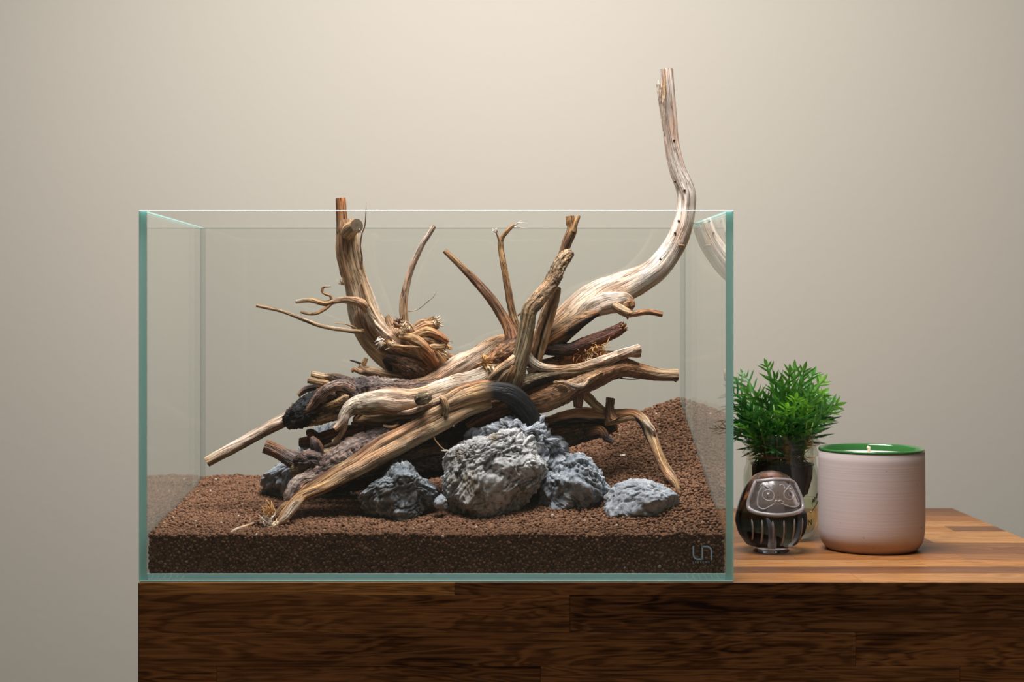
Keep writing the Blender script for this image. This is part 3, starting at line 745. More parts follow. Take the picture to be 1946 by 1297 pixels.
branch(t, 'side_root', [(832,668,16.5,8),(850,679,16.5,8),(875,686,16,8.5),(905,696,16,8)], ['dark','orange','gold','gold'], amp=0.4, under=('char', 0, -1, 0.3))

# --- long log from the left tip, charred collar and bark, pale upper log to the centre
t = drift(700, 790, 13, 'long log whose bare stick reaches furthest left, with charred collar and purple bark')
branch(t, 'bare_stick', [(393,879,10.5,9.5),(420,864,10.7,10.5),(460,843,11,11),(500,820,11.3,11.5),(540,799,11.6,13),(575,783,11.8,14)], ['tan','pale','white','pale','pale','tan'], amp=0.28, under=('olive', 0, -1, 0.35), cut='olive')
branch(t, 'charred_collar', [(543,803,11.3,12),(552,799,11.2,18),(572,788,11.2,24),(600,772,11.4,27),(622,762,11.8,24)], ['char','char','char','char','dark'], bark=1.0, amp=0.55, label='charred black collar', tip='cut')
branch(t, 'bark_log', [(590,775,12.2,20),(620,764,12.2,30),(655,756,12.4,33),(695,750,12.8,28),(740,748,13,26),(790,748,13,22),(840,735,13.2,18)], ['dark','brown','bark','bark','ash','bark','brown'], bark=[0.8,1,1,1,0.8,0.6,0.2], amp=0.6, label='rough purple brown bark')
branch(t, 'bark_log', [(575,806,11.2,6),(600,796,10.9,11),(640,785,10.9,14),(680,776,11.4,12)], ['gold','tan','tan','olive'], bark=0.5, amp=0.7)
branch(t, 'upper_log', [(700,765,13.6,12),(760,752,13.8,22),(810,735,14,22),(860,706,14.3,23),(905,680,14.6,21),(940,658,15,17),(975,645,15.5,14)], ['brown','tan','tan','pale','pale','tan','orange'], amp=0.6, under=('brown', 0.3, -1, 0.55))
branch(t, 'bark_lip', [(660,758,11.4,4),(690,762,11.1,4),(720,748,11,4.2),(745,741,11,4.5),(762,744,11,4),(775,755,11.2,4)], ['orange','tan','gold','gold','gold','tan'], amp=0.4)
branch(t, 'ridge_root', [(655,748,11.6,6),(630,752,10.9,8),(612,766,10.6,7),(606,782,10.6,4)], ['bark','brown','ash','olive'], bark=0.8, amp=0.8)
branch(t, 'ridge_root', [(672,742,10.6,9),(650,732,10.2,10),(625,738,10,10),(607,754,10,9),(592,772,10.2,7),(570,788,10.3,4)], ['bark','ash','ash','ash','ash','tan'], bark=0.5, amp=0.5)
for q, cc in (([(668,735,11.6,13),(645,722,11.4,11),(618,717,12.6,6.5),(592,711,12.6,5.5)], ['bark','dark','tan','tan']), ([(655,735,12,10),(632,730,12,6),(610,727,12,6),(585,723,12,5.5)], ['dark','gold','gold','gold']),
              ([(650,745,12.5,12),(620,737,12.6,8),(598,737,12.6,7),(580,741,12.6,6),(567,752,12.6,4)], ['dark','bark','dark','bark','tan']), ([(615,750,12.2,7),(603,748,12.2,6),(590,752,12.2,3)], ['dark','dark','brown'])):
    branch(t, 'sawn_stub' if 'gold' in cc or 'tan' == cc[-2] else 'snapped_root', q, cc, bark=[0.8,0.5,0.1,0.1,0.1][:len(q)], amp=0.5, cut='pale')
for q in ([(612,776,10.2,5),(640,766,9.9,6),(664,752,9.9,5)], [(620,790,10.6,5),(655,778,10.4,7),(680,768,10.4,5)], [(640,745,10.6,4),(652,752,10.3,6),(655,762,10.3,4)], [(600,790,10.8,6),(630,782,10.6,7),(650,775,10.5,5)]):
    branch(t, 'bark_ridge', q, random.choice([['bark','tan','olive'], ['brown','gold','tan'], ['olive','tan','bark']]), bark=0.9, amp=0.9, tip='point')

# --- pale hooked log in front centre
t = drift(800, 780, 11, 'smooth pale log with a hooked claw at its left end, above the long front root')
b = branch(t, 'hooked_log', [(648,808,9.2,8),(655,790,9.2,11),(672,772,9.4,16),(705,766,9.6,22),(755,762,9.8,24),(800,757,10.2,20),(850,738,10.8,21),(900,722,11.2,20),(945,702,11.6,18),(985,680,12,14),(1005,662,12.5,10)],
       ['white','pale','pale','pale','pale','tan','pale','pale','tan','gold','gold'], amp=0.6, under=('olive', 0.1, -1, 0.5), cracks=0.5)
branch(b, 'claw', [(664,778,9.2,9),(655,795,9,9),(645,808,8.9,7),(636,817,8.8,6.5)], ['pale','white','pale','tan'], amp=0.4, cut='olive')
branch(b, 'claw', [(656,796,9.2,7),(654,812,9.2,6),(647,828,9.2,4.5),(640,836,9.2,5),(632,841,9.2,4)], ['pale','tan','tan','tan','pale'], amp=0.5, cut='pale')
branch(b, 'claw', [(662,790,9.6,6),(650,798,9.5,5),(648,790,9.4,3)], ['gold','gold','tan'], amp=0.5)
branch(b, 'knot', [(792,763,8.6,8),(805,757,8.3,13),(818,752,8.4,9)], ['bark','olive','tan'], bark=0.6, amp=0.35, cut='bark', label='oval grey brown knot')
branch(b, 'ridge', [(755,785,9.2,3),(785,782,9,5),(815,768,9.3,5),(840,757,9.6,5),(858,752,9.8,4)], ['pale','pale','tan','pale','tan'], amp=0.4)
branch(b, 'snapped_twig', [(838,755,9,4),(845,764,8.8,6),(849,778,8.8,6),(846,790,8.9,4)], ['tan','gold','olive','olive'], amp=0.7, bark=0.3)
branch(b, 'strand', [(925,728,10.6,6),(945,708,10.6,8),(968,690,10.8,8.5),(988,672,11.2,7),(1000,664,11.6,5)], ['olive','tan','tan','pale','gold'], amp=0.5)
branch(b, 'strand', [(940,738,10.8,7),(955,715,10.8,10),(975,700,11,11),(990,690,11.4,8)], ['gold','tan','gold','tan'], amp=0.5)
branch(b, 'torn_bark', [(915,705,12,8),(930,690,11.6,12),(955,672,11.8,16),(985,655,12.6,16),(1000,640,13,10)], ['orange','brown','orange','dark','brown'], bark=0.8, amp=0.7, label='torn orange inner wood')
fibres(b, 'frayed_end', 925, 690, 10.9, 30, 17, -0.4, 0.3, 18, 'gold', 1.6, 44)
fibres(b, 'frayed_end', 932, 700, 10.8, 22, 14, -0.2, -0.4, 16, 'pale', 1.5, 45)

# --- long front root: two pale strands, bark back and charred arch
t = drift(515, 985, 5.5, 'long pale twin-stranded root running from frayed soil tip at left front to a black arch')
branch(t, 'lower_strand', [(525,1000,5.2,6),(545,975,5.6,9),(568,948,6,10),(610,928,6.6,11),(655,905,7.2,12.5),(700,880,7.8,14),(750,853,8.4,15),(800,826,9,15),(850,800,9.5,14),(890,778,10,13),(930,765,10.6,12)],
       ['tan','tan','gold','gold','tan','tan','tan','tan','tan','tan','gold'], amp=0.38, under=('olive', 0.2, -1, 0.55))
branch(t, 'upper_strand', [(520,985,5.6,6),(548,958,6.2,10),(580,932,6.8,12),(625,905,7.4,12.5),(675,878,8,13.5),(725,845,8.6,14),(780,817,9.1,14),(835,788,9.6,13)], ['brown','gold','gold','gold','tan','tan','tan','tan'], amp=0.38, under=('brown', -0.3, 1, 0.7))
branch(t, 'top_strand', [(780,808,9.6,8),(820,786,9.6,14),(865,762,9.8,17),(905,748,9.9,17),(940,743,9.9,18),(972,752,10,20),(995,774,10.4,20),(1008,800,10.8,19),(1014,835,11.2,18)],
       ['brown','tan','tan','gold','char','char','char','char','char'], amp=0.4, patch=0, label='tan strand turning into charred black arch')
branch(t, 'arch_ridge', [(800,778,9.6,6),(840,762,9.4,8),(880,741,9.9,8),(920,730,10.4,7),(955,727,10.9,6),(985,736,11.4,5.5),(1005,754,11.8,5)], ['tan','tan','orange','orange','orange','orange','brown'], amp=0.4)
branch(t, 'bark_back', [(548,948,7.0,12),(572,926,7.6,20),(610,898,8.2,24),(655,870,8.9,27),(700,845,9.6,26),(750,820,10.2,20),(800,800,10.8,12)], ['ash','ash','bark','ash','bark','bark','brown'], bark=[0.6,0.8,0.8,0.6,0.6,0.6,0.4], amp=0.5, label='dark purple bark back')
branch(t, 'broken_ridge', [(545,965,6.4,9),(553,942,6.4,12),(565,920,6.8,13),(590,908,7.2,9),(620,900,7.6,7),(640,888,8,8),(628,878,8,5)], ['bark','ash','ash','ash','ash','tan','tan'], bark=0.5, amp=0.8)
branch(t, 'knob', [(560,880,8.2,8),(578,876,8,17),(595,875,8,18),(608,888,8.2,13)], ['dark','bark','bark','dark'], bark=0.9, amp=0.8)
branch(t, 'knob', [(556,895,8.6,10),(575,893,8.4,17),(600,897,8.4,17),(622,898,8.6,10)], ['olive','olive','dark','olive'], bark=0.6, amp=0.7)
branch(t, 'hollow', [(600,868,9.4,10),(630,872,9.3,20),(665,862,9.6,20),(700,848,10.2,12)], ['olive','olive','olive','bark'], bark=0.4, amp=0.5)
branch(t, 'sawn_stub', [(503,849,9.2,13),(525,858,9.2,13),(550,872,9,14),(580,890,8.8,15)], ['brown','brown','bark','bark'], amp=0.4, cut='pale', bark=0.15, patch=0.2)
branch(t, 'sawn_stub', [(535,858,9.8,5),(560,864,9.7,8.5),(585,871,9.5,9.5),(605,876,9.3,9)], ['brown','bark','bark','bark'], amp=0.5, bark=0.4)
branch(t, 'dark_blade', [(592,832,8.8,5),(600,845,8.6,11),(604,860,8.6,12),(608,880,8.6,11)], ['bark','dark','dark','dark'], amp=0.4, cut='brown')
gd = ground_d(512, 996)-0.5
fibres(t, 'frayed_end', 514, 982, gd, 34, 26, -0.5, 0.9, 16, 'gold', 1.3, 51)
fibres(t, 'frayed_end', 508, 994, gd-0.3, 30, 15, -0.2, 0.3, 18, 'white', 1.3, 52)
fibres(t, 'frayed_end', 496, 984, gd, 12, 15, -1.0, 0.4, 6, 'orange', 1.3, 53)
fibres(t, 'frayed_end', 526, 996, gd-0.3, 20, 14, -0.4, -0.5, 16, 'pale', 1.5, 54)
branch(t, 'torn_tip', [(575,946,5.2,6),(558,965,gd+0.2,8),(545,982,gd-0.2,7),(528,998,gd-0.4,5)], ['gold','pale','pale','pale'], amp=0.5, tip='point')
branch(t, 'twig', [(820,822,9,1.6),(828,838,8.8,1.3),(838,850,8.6,1.2),(846,856,8.6,1)], 'gold', amp=0.2, tip='point')

# --- brown horizontal roots under the pale log
t = drift(720, 850, 13, 'reddish brown root with a broken left end, sandwiched below the pale hooked log')
branch(t, 'root', [(570,842,12.6,9),(595,840,12.4,12),(635,828,12.2,13),(680,820,12,14),(725,818,12,15),(780,812,12,15),(830,800,12.2,14),(880,780,12.6,14)], ['brown','brown','red','red','brown','brown','brown','dark'], amp=0.5, under=('dark', 0, -1, 0.2), cut='dark', bark=0.2)
branch(t, 'knob', [(585,822,12,6),(595,825,11.8,8),(606,834,11.8,7)], ['red','red','dark'], amp=0.9, bark=0.6)
branch(t, 'splinter', [(610,852,11.2,3),(640,843,11,5),(675,838,10.8,4)], ['tan','brown','tan'], amp=0.4, tip='point')
branch(t, 'upper_root', [(674,802,11.4,10),(690,799,11.2,14),(730,800,11,17),(775,797,11,18),(815,783,11.2,19),(855,765,11.6,17),(900,748,12.2,14)], ['brown','gold','tan','tan','tan','tan','gold'], amp=0.45, under=('brown', 0, -1, 0.45), cut='brown')
branch(t, 'snapped_twig', [(757,806,9.6,4),(745,812,9.3,3.5),(728,809,9.3,2.6)], ['tan','gold','pale'], amp=0.4)
branch(t, 'snapped_twig', [(752,812,9.6,3),(745,820,9.5,3),(735,825,9.5,1.5)], ['tan','tan','tan'], amp=0.4)
for q in ([(676,796,11,3.5),(684,790,10.8,3),(690,785,10.8,2)], [(690,812,10.8,2.2),(690,820,10.8,2),(691,827,10.8,1)], [(680,806,11,4),(672,808,11,3),(668,803,11,2)]):
    branch(t, 'snapped_twig', q, ['orange','brown','dark'], amp=0.6)
branch(t, 'buried_root', [(640,895,12.2,12),(690,885,12,18),(750,868,12,20),(810,850,12.2,22),(870,835,12.6,24),(920,820,13,24)], ['dark','dark','dark','dark','dark','dark'], amp=0.5, bark=0.5)
branch(t, 'buried_root', [(690,900,10.5,6),(720,885,10.4,8),(755,870,10.4,9),(800,858,10.6,10),(850,850,11,10)], ['brown','bark','bark','brown','dark'], amp=0.6, bark=0.6)
branch(t, 'buried_root', [(655,925,9.6,5),(640,905,10,7),(625,890,10.6,7)], ['brown','bark','dark'], amp=0.3)
branch(t, 'buried_root', [(610,925,15.5,16),(690,908,15.5,22),(770,892,15.5,24),(850,878,15.5,26),(930,868,15.5,26),(990,860,15.5,20)], ['dark','dark','dark','dark','dark','dark'], amp=0.5, bark=0.5)
branch(t, 'inner_root', [(860,800,13,16),(900,775,13.4,20),(945,768,13.6,20),(985,785,13.8,20),(1000,820,13.8,20)], ['dark','brown','orange','brown','dark'], amp=0.6, bark=0.3)
branch(t, 'inner_root', [(890,815,11.6,10),(925,792,11.6,14),(960,775,11.8,15),(990,765,12.2,10)], ['brown','red','orange','orange'], amp=0.6, bark=0.4)

# --- centre upright cluster
t = drift(985, 735, 12, 'olive brown kinked upright at the centre with bark top and spread side arms')
branch(t, 'main_upright', [(975,745,11.5,16),(982,722,11.2,16),(987,690,11,15.5),(996,650,11,15),(1002,615,11,14.5),(1006,590,11,15),(1020,572,11.2,14.5),(1042,548,11.5,14),(1052,530,11.8,14),(1062,508,12.1,13),(1076,488,12.4,12),(1086,480,12.6,8)],
       ['olive','olive','olive','olive','olive','olive','tan','tan','olive','olive','tan','tan'], bark=[0.1,0.1,0.1,0.1,0.15,0.3,0.5,0.6,0.9,0.9,0.8,0.6], amp=0.42)
branch(t, 'upper_end', [(1060,505,13.6,6),(1070,480,13.6,8),(1080,455,13.6,9.5),(1087,435,13.6,9),(1084,420,13.6,8.5),(1083,411,13.6,8)], ['brown','brown','brown','gold','gold','gold'], amp=0.4, bark=0.15, cut='brown')
branch(t, 'fork', [(1090,440,13.4,6),(1094,425,13.3,4.5),(1098,415,13.3,4),(1100,410,13.3,3.5)], ['gold','gold','gold','gold'], amp=0.3)
branch(t, 'rear_upright', [(1013,700,13,12),(1022,665,13,13),(1033,625,13,14),(1045,585,13,13),(1055,555,13,11),(1060,545,13,7)], ['char','char','char','brown','tan','tan'], amp=0.35, under=('tan', 1, 0.1, 0.25))
branch(t, 'rear_strand', [(1008,690,12.6,5),(1018,650,12.6,7),(1030,610,12.6,7),(1042,575,12.6,5)], ['orange','tan','tan','tan'], amp=0.4)
branch(t, 'left_arm', [(985,670,13,18),(976,648,13.2,16),(966,620,13.4,11.5),(948,590,13.6,9.5),(922,555,13.8,8.5),(895,525,14,7.5),(868,498,14.2,6.2),(845,477,14.4,4.8)], ['brown','brown','orange','brown','brown','brown','gold','gold'], amp=0.38, cut='pale')
b = branch(t, 'left_arm', [(990,660,13.4,10),(985,635,13.4,8),(975,600,13.5,7.5),(967,560,13.6,7),(960,520,13.8,6.2),(953,480,14,5.4),(951,460,14,5.5)], ['brown','brown','gold','brown','gold','gold','gold'], amp=0.35)
branch(b, 'fork', [(951,463,14,4.5),(956,450,14,4),(966,437,14,4),(977,428,14,3)], 'gold', amp=0.3)
branch(b, 'fork', [(951,460,14,4),(947,450,14,3),(944,442,14,2.4)], ['gold','gold','pale'], amp=0.3)
fibres(b, 'frayed_end', 977, 431, 14, 7, 22, 1.0, 0.35, 4, 'white', 1.2, 61)
fibres(b, 'frayed_end', 944, 442, 14, 6, 10, -0.6, 0.7, 4, 'white', 1.0, 62)
branch(t, 'thorn', [(984,600,13,2),(990,595,12.9,1.4)], 'brown', amp=0.1, tip='point')
branch(t, 'base_root', [(955,742,11.3,9),(968,715,10.9,12),(978,695,10.8,9)], ['gold','gold','gold'], amp=0.5)

# --- tall pale branch out of the top right
t = drift(1040, 650, 15, 'tallest branch, smooth cream wood rising out of the aquarium at the right')
b = branch(t, 'main_stem', [(985,668,14.5,16),(1030,640,14.8,20),(1065,612,15.2,23),(1100,585,15.8,27),(1140,562,16.6,31),(1180,548,17.2,30),(1220,530,17.8,25),(1253,505,18.2,22.5),(1280,470,18.6,21),(1297,430,18.8,19.5),(1304,395,19,17.5),(1305,372,19,18),(1299,352,19,17),(1287,320,19,15),(1277,275,19,14.2),(1272,220,19,13.6),(1269,170,19,13.2),(1267,131,19,12.5)],
       ['brown','tan','tan','pale','pale','pale','white','white','white','white','white','white','white','white','white','white','white','white'], amp=0.26, under=('tan', 0.4, -1, 0.72), cut='gold', patch=0.0, cracks=0.12)
branch(b, 'splinter', [(1263,260,18.2,2),(1258,220,18,3.2),(1255,190,18,4),(1253,170,18,4.5),(1250,150,18,3)], ['white','pale','pale','pale','white'], amp=0.5, tip='point')
branch(b, 'splinter', [(1262,250,17.8,2),(1261,205,17.6,3.5),(1262,165,17.6,3.6),(1262,132,17.7,3)], ['white','pale','gold','pale'], amp=0.5)
branch(t, 'burl', [(1090,612,15,8),(1120,590,14.9,17),(1155,574,15.0,20),(1185,574,15.2,17),(1203,585,15.4,9)], ['tan','pale','white','pale','tan'], amp=0.9, bark=0.1, patch=0, cracks=0.3)
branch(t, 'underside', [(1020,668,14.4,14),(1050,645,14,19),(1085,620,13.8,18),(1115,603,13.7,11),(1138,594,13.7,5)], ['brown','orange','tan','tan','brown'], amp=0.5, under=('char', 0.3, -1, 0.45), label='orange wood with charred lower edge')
branch(b, 'burl_root', [(1165,580,14,8),(1190,594,13.7,9),(1205,597,13.6,6),(1230,593,13.6,5.5),(1259,598,13.6,5)], ['tan','tan','orange','orange','orange'], amp=0.4, cut='brown')
branch(b, 'thorn', [(1192,596,13.6,4),(1193,608,13.6,1.5)], 'orange', amp=0.2, tip='point')
branch(b, 'thorn', [(1190,580,14,7),(1200,575,13.6,6),(1203,583,13.4,4)], ['tan','orange','orange'], amp=0.4)
branch(b, 'thorn', [(1290,466,17.6,3),(1302,467,17.4,0.8)], 'tan', amp=0.1, tip='point')
for px, py, d in ((1281,267,18.35),(1283,345,18.3),(1301,362,18.1),(1295,425,18.0),(1283,443,17.8),(1255,493,17.3),(1098,573,14.9),(1290,420,18)):
    branch(b, 'knot', [(px,py,d+0.15,2.6),(px,py+0.5,d-0.05,2.0)], ['brown','brown'], amp=0.2, cut='dark')

# --- right-hand spreading branches
t = drift(1000, 740, 13, 'spreading brown driftwood whose sawn thick branch points furthest right')
b = branch(t, 'thick_branch', [(975,765,12.4,22),(1010,762,12.2,27),(1050,750,12,26),(1095,732,12,22),(1140,712,12.2,21),(1180,699,12.6,18),(1215,705,13,14.5),(1250,712,13.4,12),(1287,714,13.8,11)],
       ['orange','orange','orange','tan','orange','orange','orange','tan','tan'], amp=0.42, bark=[0,0.1,0.35,0.4,0.3,0.4,0.3,0.05,0.05], under=('brown', 0, -1, 0.6), cut='brown')
branch(b, 'wire_twig', [(1165,714,12.4,1.5),(1180,719,12.3,1.2),(1200,721,12.3,1),(1222,720,12.4,0.8)], 'dark', amp=0.2, tip='point')
branch(b, 'thorn', [(1276,720,13.2,2),(1286,727,13.2,1)], 'dark', amp=0.2, tip='point')
branch(b, 'loose_bark', [(1052,727,10.9,2),(1070,727,10.7,4),(1100,735,10.6,5),(1120,722,10.8,6),(1145,708,11,4)], ['tan','tan','pale','tan','gold'], amp=0.7, bark=0.4)
branch(t, 'pale_branch', [(1002,664,11.4,5),(1008,683,11.2,8),(1025,697,11.2,8.5),(1060,702,11.3,7.5),(1100,699,11.5,8),(1140,688,11.8,9.5),(1180,674,12.2,9.5),(1216,663,12.5,9)], ['pale','pale','pale','tan','tan','pale','pale','pale'], amp=0.4, bark=[0,0,0,0,0.1,0.3,0.2,0.1], cut='olive')
branch(t, 'olive_branch', [(985,735,11.6,17),(1010,722,11.4,14),(1050,712,11.4,10.5),(1095,707,11.6,10),(1140,698,11.9,9),(1175,684,12.2,7)], ['olive','olive','olive','olive','olive','tan'], amp=0.45, bark=0.3, under=('dark', 0, -1, 0.35))
branch(t, 'stub', [(1180,680,12.4,7),(1192,674,12.4,6),(1212,672,12.6,7.5),(1217,672,12.6,7)], ['tan','tan','tan','olive'], amp=0.3, bark=0.1)
b = branch(t, 'red_branch', [(1012,655,14,10),(1040,662,13.8,13),(1080,665,13.6,12),(1110,655,13.6,12),(1145,640,13.8,12),(1170,629,14,11),(1186,620,14.1,9)], ['char','char','dark','red','red','red','red'], amp=0.5, bark=0.45, cut='orange')
fibres(b, 'frayed_end', 1182, 622, 13.8, 26, 8, 0.7, 0.4, 18, 'orange', 1.5, 71)
branch(t, 'shaggy_root', [(1060,684,14.2,8),(1085,676,14.1,12),(1115,668,14,15),(1140,656,14,11)], ['brown','gold','gold','orange'], amp=0.7, bark=0.7)
fibres(t, 'shaggy_fibre', 1128, 668, 13.7, 70, 20, 0.4, -0.2, 44, 'gold', 1.1, 72)
fibres(t, 'shaggy_fibre', 1100, 672, 13.7, 50, 14, 0.3, -0.3, 36, 'orange', 1.1, 73)
fibres(t, 'shaggy_fibre', 1122, 688, 12.2, 16, 10, -0.1, 0.6, 18, 'pale', 0.8, 74)
branch(t, 'rear_root', [(1005,710,14.6,10),(1035,694,14.6,11),(1075,686,14.6,13),(1120,684,14.8,14),(1160,676,15,9),(1180,675,15,6)], ['brown','olive','olive','olive','olive','olive'], amp=0.5)
branch(t, 'rear_root', [(1000,730,13.4,12),(1040,728,13.4,14),(1085,716,13.4,12),(1130,705,13.4,8)], ['brown','orange','orange','brown'], amp=0.6, bark=0.2)
branch(t, 'hanging_stub', [(1103,738,12.2,12),(1100,752,12,9),(1099,765,11.9,9.5),(1098,775,11.9,8)], ['dark','brown','brown','red'], amp=0.5, bark=0.2, cut='brown')
branch(t, 'hanging_root', [(1108,745,12.6,8),(1120,758,12.8,9),(1135,773,13.2,8),(1155,787,13.6,8)], ['orange','gold','gold','gold'], amp=0.35)
fibres(t, 'frayed_end', 1108, 742, 12, 18, 8, 0.5, -0.2, 16, 'brown', 1.4, 75)

# --- low root reaching to the soil on the right
t = drift(1287, 930, 8.6, 'low arched root whose thin leg touches the soil beside the flat pale stone')
b = branch(t, 'low_root', [(985,760,14.4,12),(1010,790,14.4,12),(1035,803,14.2,11),(1070,795,14,12.5),(1110,788,13.8,14),(1150,791,13.6,14),(1180,789,13.4,12),(1205,788,13,10),(1224,802,12.6,10.5),(1238,830,12,10.5),(1251,862,11.2,9),(1262,888,10.4,10),(1275,908,9.6,9.5),(1285,924,9.0,6),(1289,932,8.7,4)],
       ['brown','brown','orange','orange','orange','orange','orange','orange','tan','tan','gold','gold','tan','gold','gold'], amp=0.35, under=('char', -0.5, -1, 0.5))
branch(b, 'finger', [(1222,800,12,5),(1232,808,11.7,5.5),(1241,818,11.6,5),(1244,828,11.6,3)], ['tan','pale','pale','pale'], amp=0.3)
branch(b, 'sawn_stub', [(1163,798,13,14),(1159,785,13,9.5),(1158,770,13,8),(1160,757,13,8.5)], ['orange','brown','brown','brown'], amp=0.4, bark=0.3, cut='brown', patch=0.2)
branch(t, 'lower_limb', [(1020,840,14.5,16),(1060,830,14.2,22),(1105,822,14.2,20),(1145,815,14,15),(1170,808,13.6,10)], ['dark','brown','dark','char','char'], amp=0.6, bark=0.7)
branch(t, 'under_twig', [(1150,805,13.2,6),(1175,800,13,5),(1200,795,12.8,5),(1215,798,12.7,4)], ['orange','gold','gold','char'], amp=0.5)
branch(t, 'soil_root', [(1115,825,13.5,9),(1140,818,12.8,8),(1152,832,12.4,7),(1165,840,12.2,5)], ['char','orange','char','bark'], amp=0.5, bark=0.3)

# loose bits lying on the soil
t = branch(None, 'dry_twig', [(x, y, ground_d(x, y)-0.35, q) for x, y, q in ((484,994,3.2),(468,1001,3.6),(452,1006,3.4),(436,1013,2))], ['bark','tan','pale','white'], amp=0.15, tip='point')
tag(t, 'short pinkish dry twig lying on the soil at the front left', 'twig')
def chip(px, py, d, s, label, seed):
    rf = random.Random(seed); bm = bmesh.new()
    p = at(px, py, d)
    r = [(p+Vector((math.cos(a)*s*rf.uniform(0.6, 1.1), math.sin(a)*s*0.6*rf.uniform(0.6, 1.1), rf.uniform(-0.1, 0.1)*s+0.0002))) for a in np.linspace(0, 2*PI, 9)[:-1]]
    top = [bm.verts.new(q+Vector((0, 0, 0.0008))) for q in r]; bot = [bm.verts.new(q) for q in r]
    bm.faces.new(top); bm.faces.new(bot[::-1])
    for i in range(8): bm.faces.new((top[i], bot[i], bot[(i+1) % 8], top[(i+1) % 8]))
    tag(mk('wood_chip', bm, FIB['white']), label, 'wood chip', 'wood chips on the soil')
chip(1184, 867, 10.6, 0.0026, 'cream wood chip on the slope behind the blue grey stones', 1)
chip(845, 858, 7.6, 0.0035, 'pale sliver lying on the top left of the largest boulder', 2)

# ------------------------------------------------------------------ jar with plant
KC = (1.22+0.235)/FPX; jc = Vector((0.2525+(1484.5-898)*KC, 0.235, 0.0))
jar = thing('mason_jar', jc, 'clear glass screw-neck jar holding green fern leaves, behind the crystal figure', 'jar')
R = 71*KC
def zj(py): return 0.210-(py-580)*KC
prof_o = [(0.0, 0.0015), (R*0.72, 0.001), (R*0.86, 0.003), (R*0.96, 0.009), (R, 0.018), (R, zj(905)), (R*0.985, zj(893)), (R*0.93, zj(882)), (R*0.92, zj(866)), (R*1.03, zj(863)), (R*1.05, zj(860)), (R*0.94, zj(855)),
          (R*0.93, zj(846)), (R*1.04, zj(843)), (R*1.06, zj(839)), (R*0.96, zj(833)), (R*0.955, zj(825)), (R*0.94, zj(822.5))]
th = 0.0016
prof_i = [(max(r-th, 0), z) for r, z in prof_o[4:]]
prof_i = [(R*0.90-th, zj(823.5))]+[(R*0.90-th, zj(880)), (R-th, zj(905)), (R-th, 0.018), (R*0.9-th, 0.008), (R*0.7, 0.005), (0, 0.005)]
mk('glass_body', lathe(bmesh.new(), prof_o+prof_i, jc.x, jc.y, 64), m_jar, jar, True)
m_water = clear_glass('cloudy_water', (0.90, 0.92, 0.82), 0.0, 1.05)
mk('water', lathe(bmesh.new(), [(0, 0.0055), (R*0.7, 0.0056), (R*0.93, 0.018), (R*0.935, 0.036), (0, 0.036)], jc.x, jc.y, 40), m_water, jar, True)
m_emboss = clear_glass('embossed_glass', (0.30, 0.31, 0.28), 0.15)
def curved_text(name, s, size, ang0, z0, slant, parent, rr, sx=1.0):
    cu = bpy.data.curves.new(name, 'FONT'); cu.body = s; cu.size = size; cu.extrude = 0.0003
    tmp = bpy.data.objects.new('tmp', cu); C.objects.link(tmp)
    dg = bpy.context.evaluated_depsgraph_get(); me = bpy.data.meshes.new_from_object(tmp.evaluated_get(dg)); bpy.data.objects.remove(tmp)
    me.materials.clear(); me.materials.append(m_emboss)
    for v in me.vertices:
        x, y, z = v.co; a = ang0+x*sx/rr
        v.co = Vector((rr*math.cos(a), rr*math.sin(a), z0+y+x*slant)) + Vector((math.cos(a), math.sin(a), 0))*(z+0.0003)
    o = bpy.data.objects.new(name, me); C.objects.link(o); o.parent = parent; return o
def ang_for(px): return -PI/2+math.asin(max(-0.999, min(0.999, (px-1484.5)/71.0)))
curved_text('lettering', 'MASON', 0.0072, ang_for(1484)-0.02, zj(991), 0.0, jar, R, 1.0).location = (0, 0, 0)
curved_text('lettering', 'ANN', 0.0060, ang_for(1531), zj(953), 0.55, jar, R, 1.0)
bm = bmesh.new(); tube(bm, [(jc.x+(R+0.0002)*math.cos(a), jc.y+(R+0.0002)*math.sin(a), zj(968)+(i*0.0011)) for i, a in enumerate(np.linspace(ang_for(1528), ang_for(1553), 14))], 0.0004, 5)
mk('label_line', bm, m_emboss, jar, True)
# net cup
m_cup = simple('black_plastic', (0.008, 0.010, 0.018), 0.5, **{'Specular IOR Level': 0.15})
cup = thing('net_pot', (jc.x, jc.y, zj(950)), 'black plastic net pot hanging inside the glass jar under the fern', 'pot')
rc = R*0.80
mk('cup_body', lathe(bmesh.new(), [(0, zj(952)), (rc*0.62, zj(950)), (rc*0.80, zj(938)), (rc*0.97, zj(905)), (rc*1.0, zj(884)), (rc*1.05, zj(883)), (rc*1.05, zj(881)), (rc*0.94, zj(881)), (rc*0.92, zj(905)), (rc*0.74, zj(936)), (0, zj(946))], jc.x+0.001, jc.y, 40), m_cup, cup, True)
bm = bmesh.new()
for k in range(16):
    a = 2*PI*k/16; tube(bm, [(jc.x+0.001+rr_a*math.cos(a), jc.y+rr_a*math.sin(a), z) for rr_a, z in ((rc*1.0, zj(886)), (rc*0.985, zj(905)), (rc*0.82, zj(938)))], 0.0006, 5)
mk('rib', bm, m_cup, cup, True)
m_leca = simple('rockwool', (0.05, 0.045, 0.035), 0.9)
bm = bmesh.new(); rf = random.Random(5)
for k in range(46):
    a = rf.uniform(0, 2*PI); q = rc*0.8*math.sqrt(rf.random()); s = rf.uniform(0.002, 0.0035)
    mtx = __import__('mathutils').Matrix.Translation((jc.x+q*math.cos(a), jc.y+q*math.sin(a), zj(890)+rf.uniform(-0.002, 0.001)))
    bmesh.ops.create_icosphere(bm, subdivisions=2, radius=s, matrix=mtx)
o = mk('growing_medium', bm, m_leca, cup, True); o['kind'] = 'stuff'

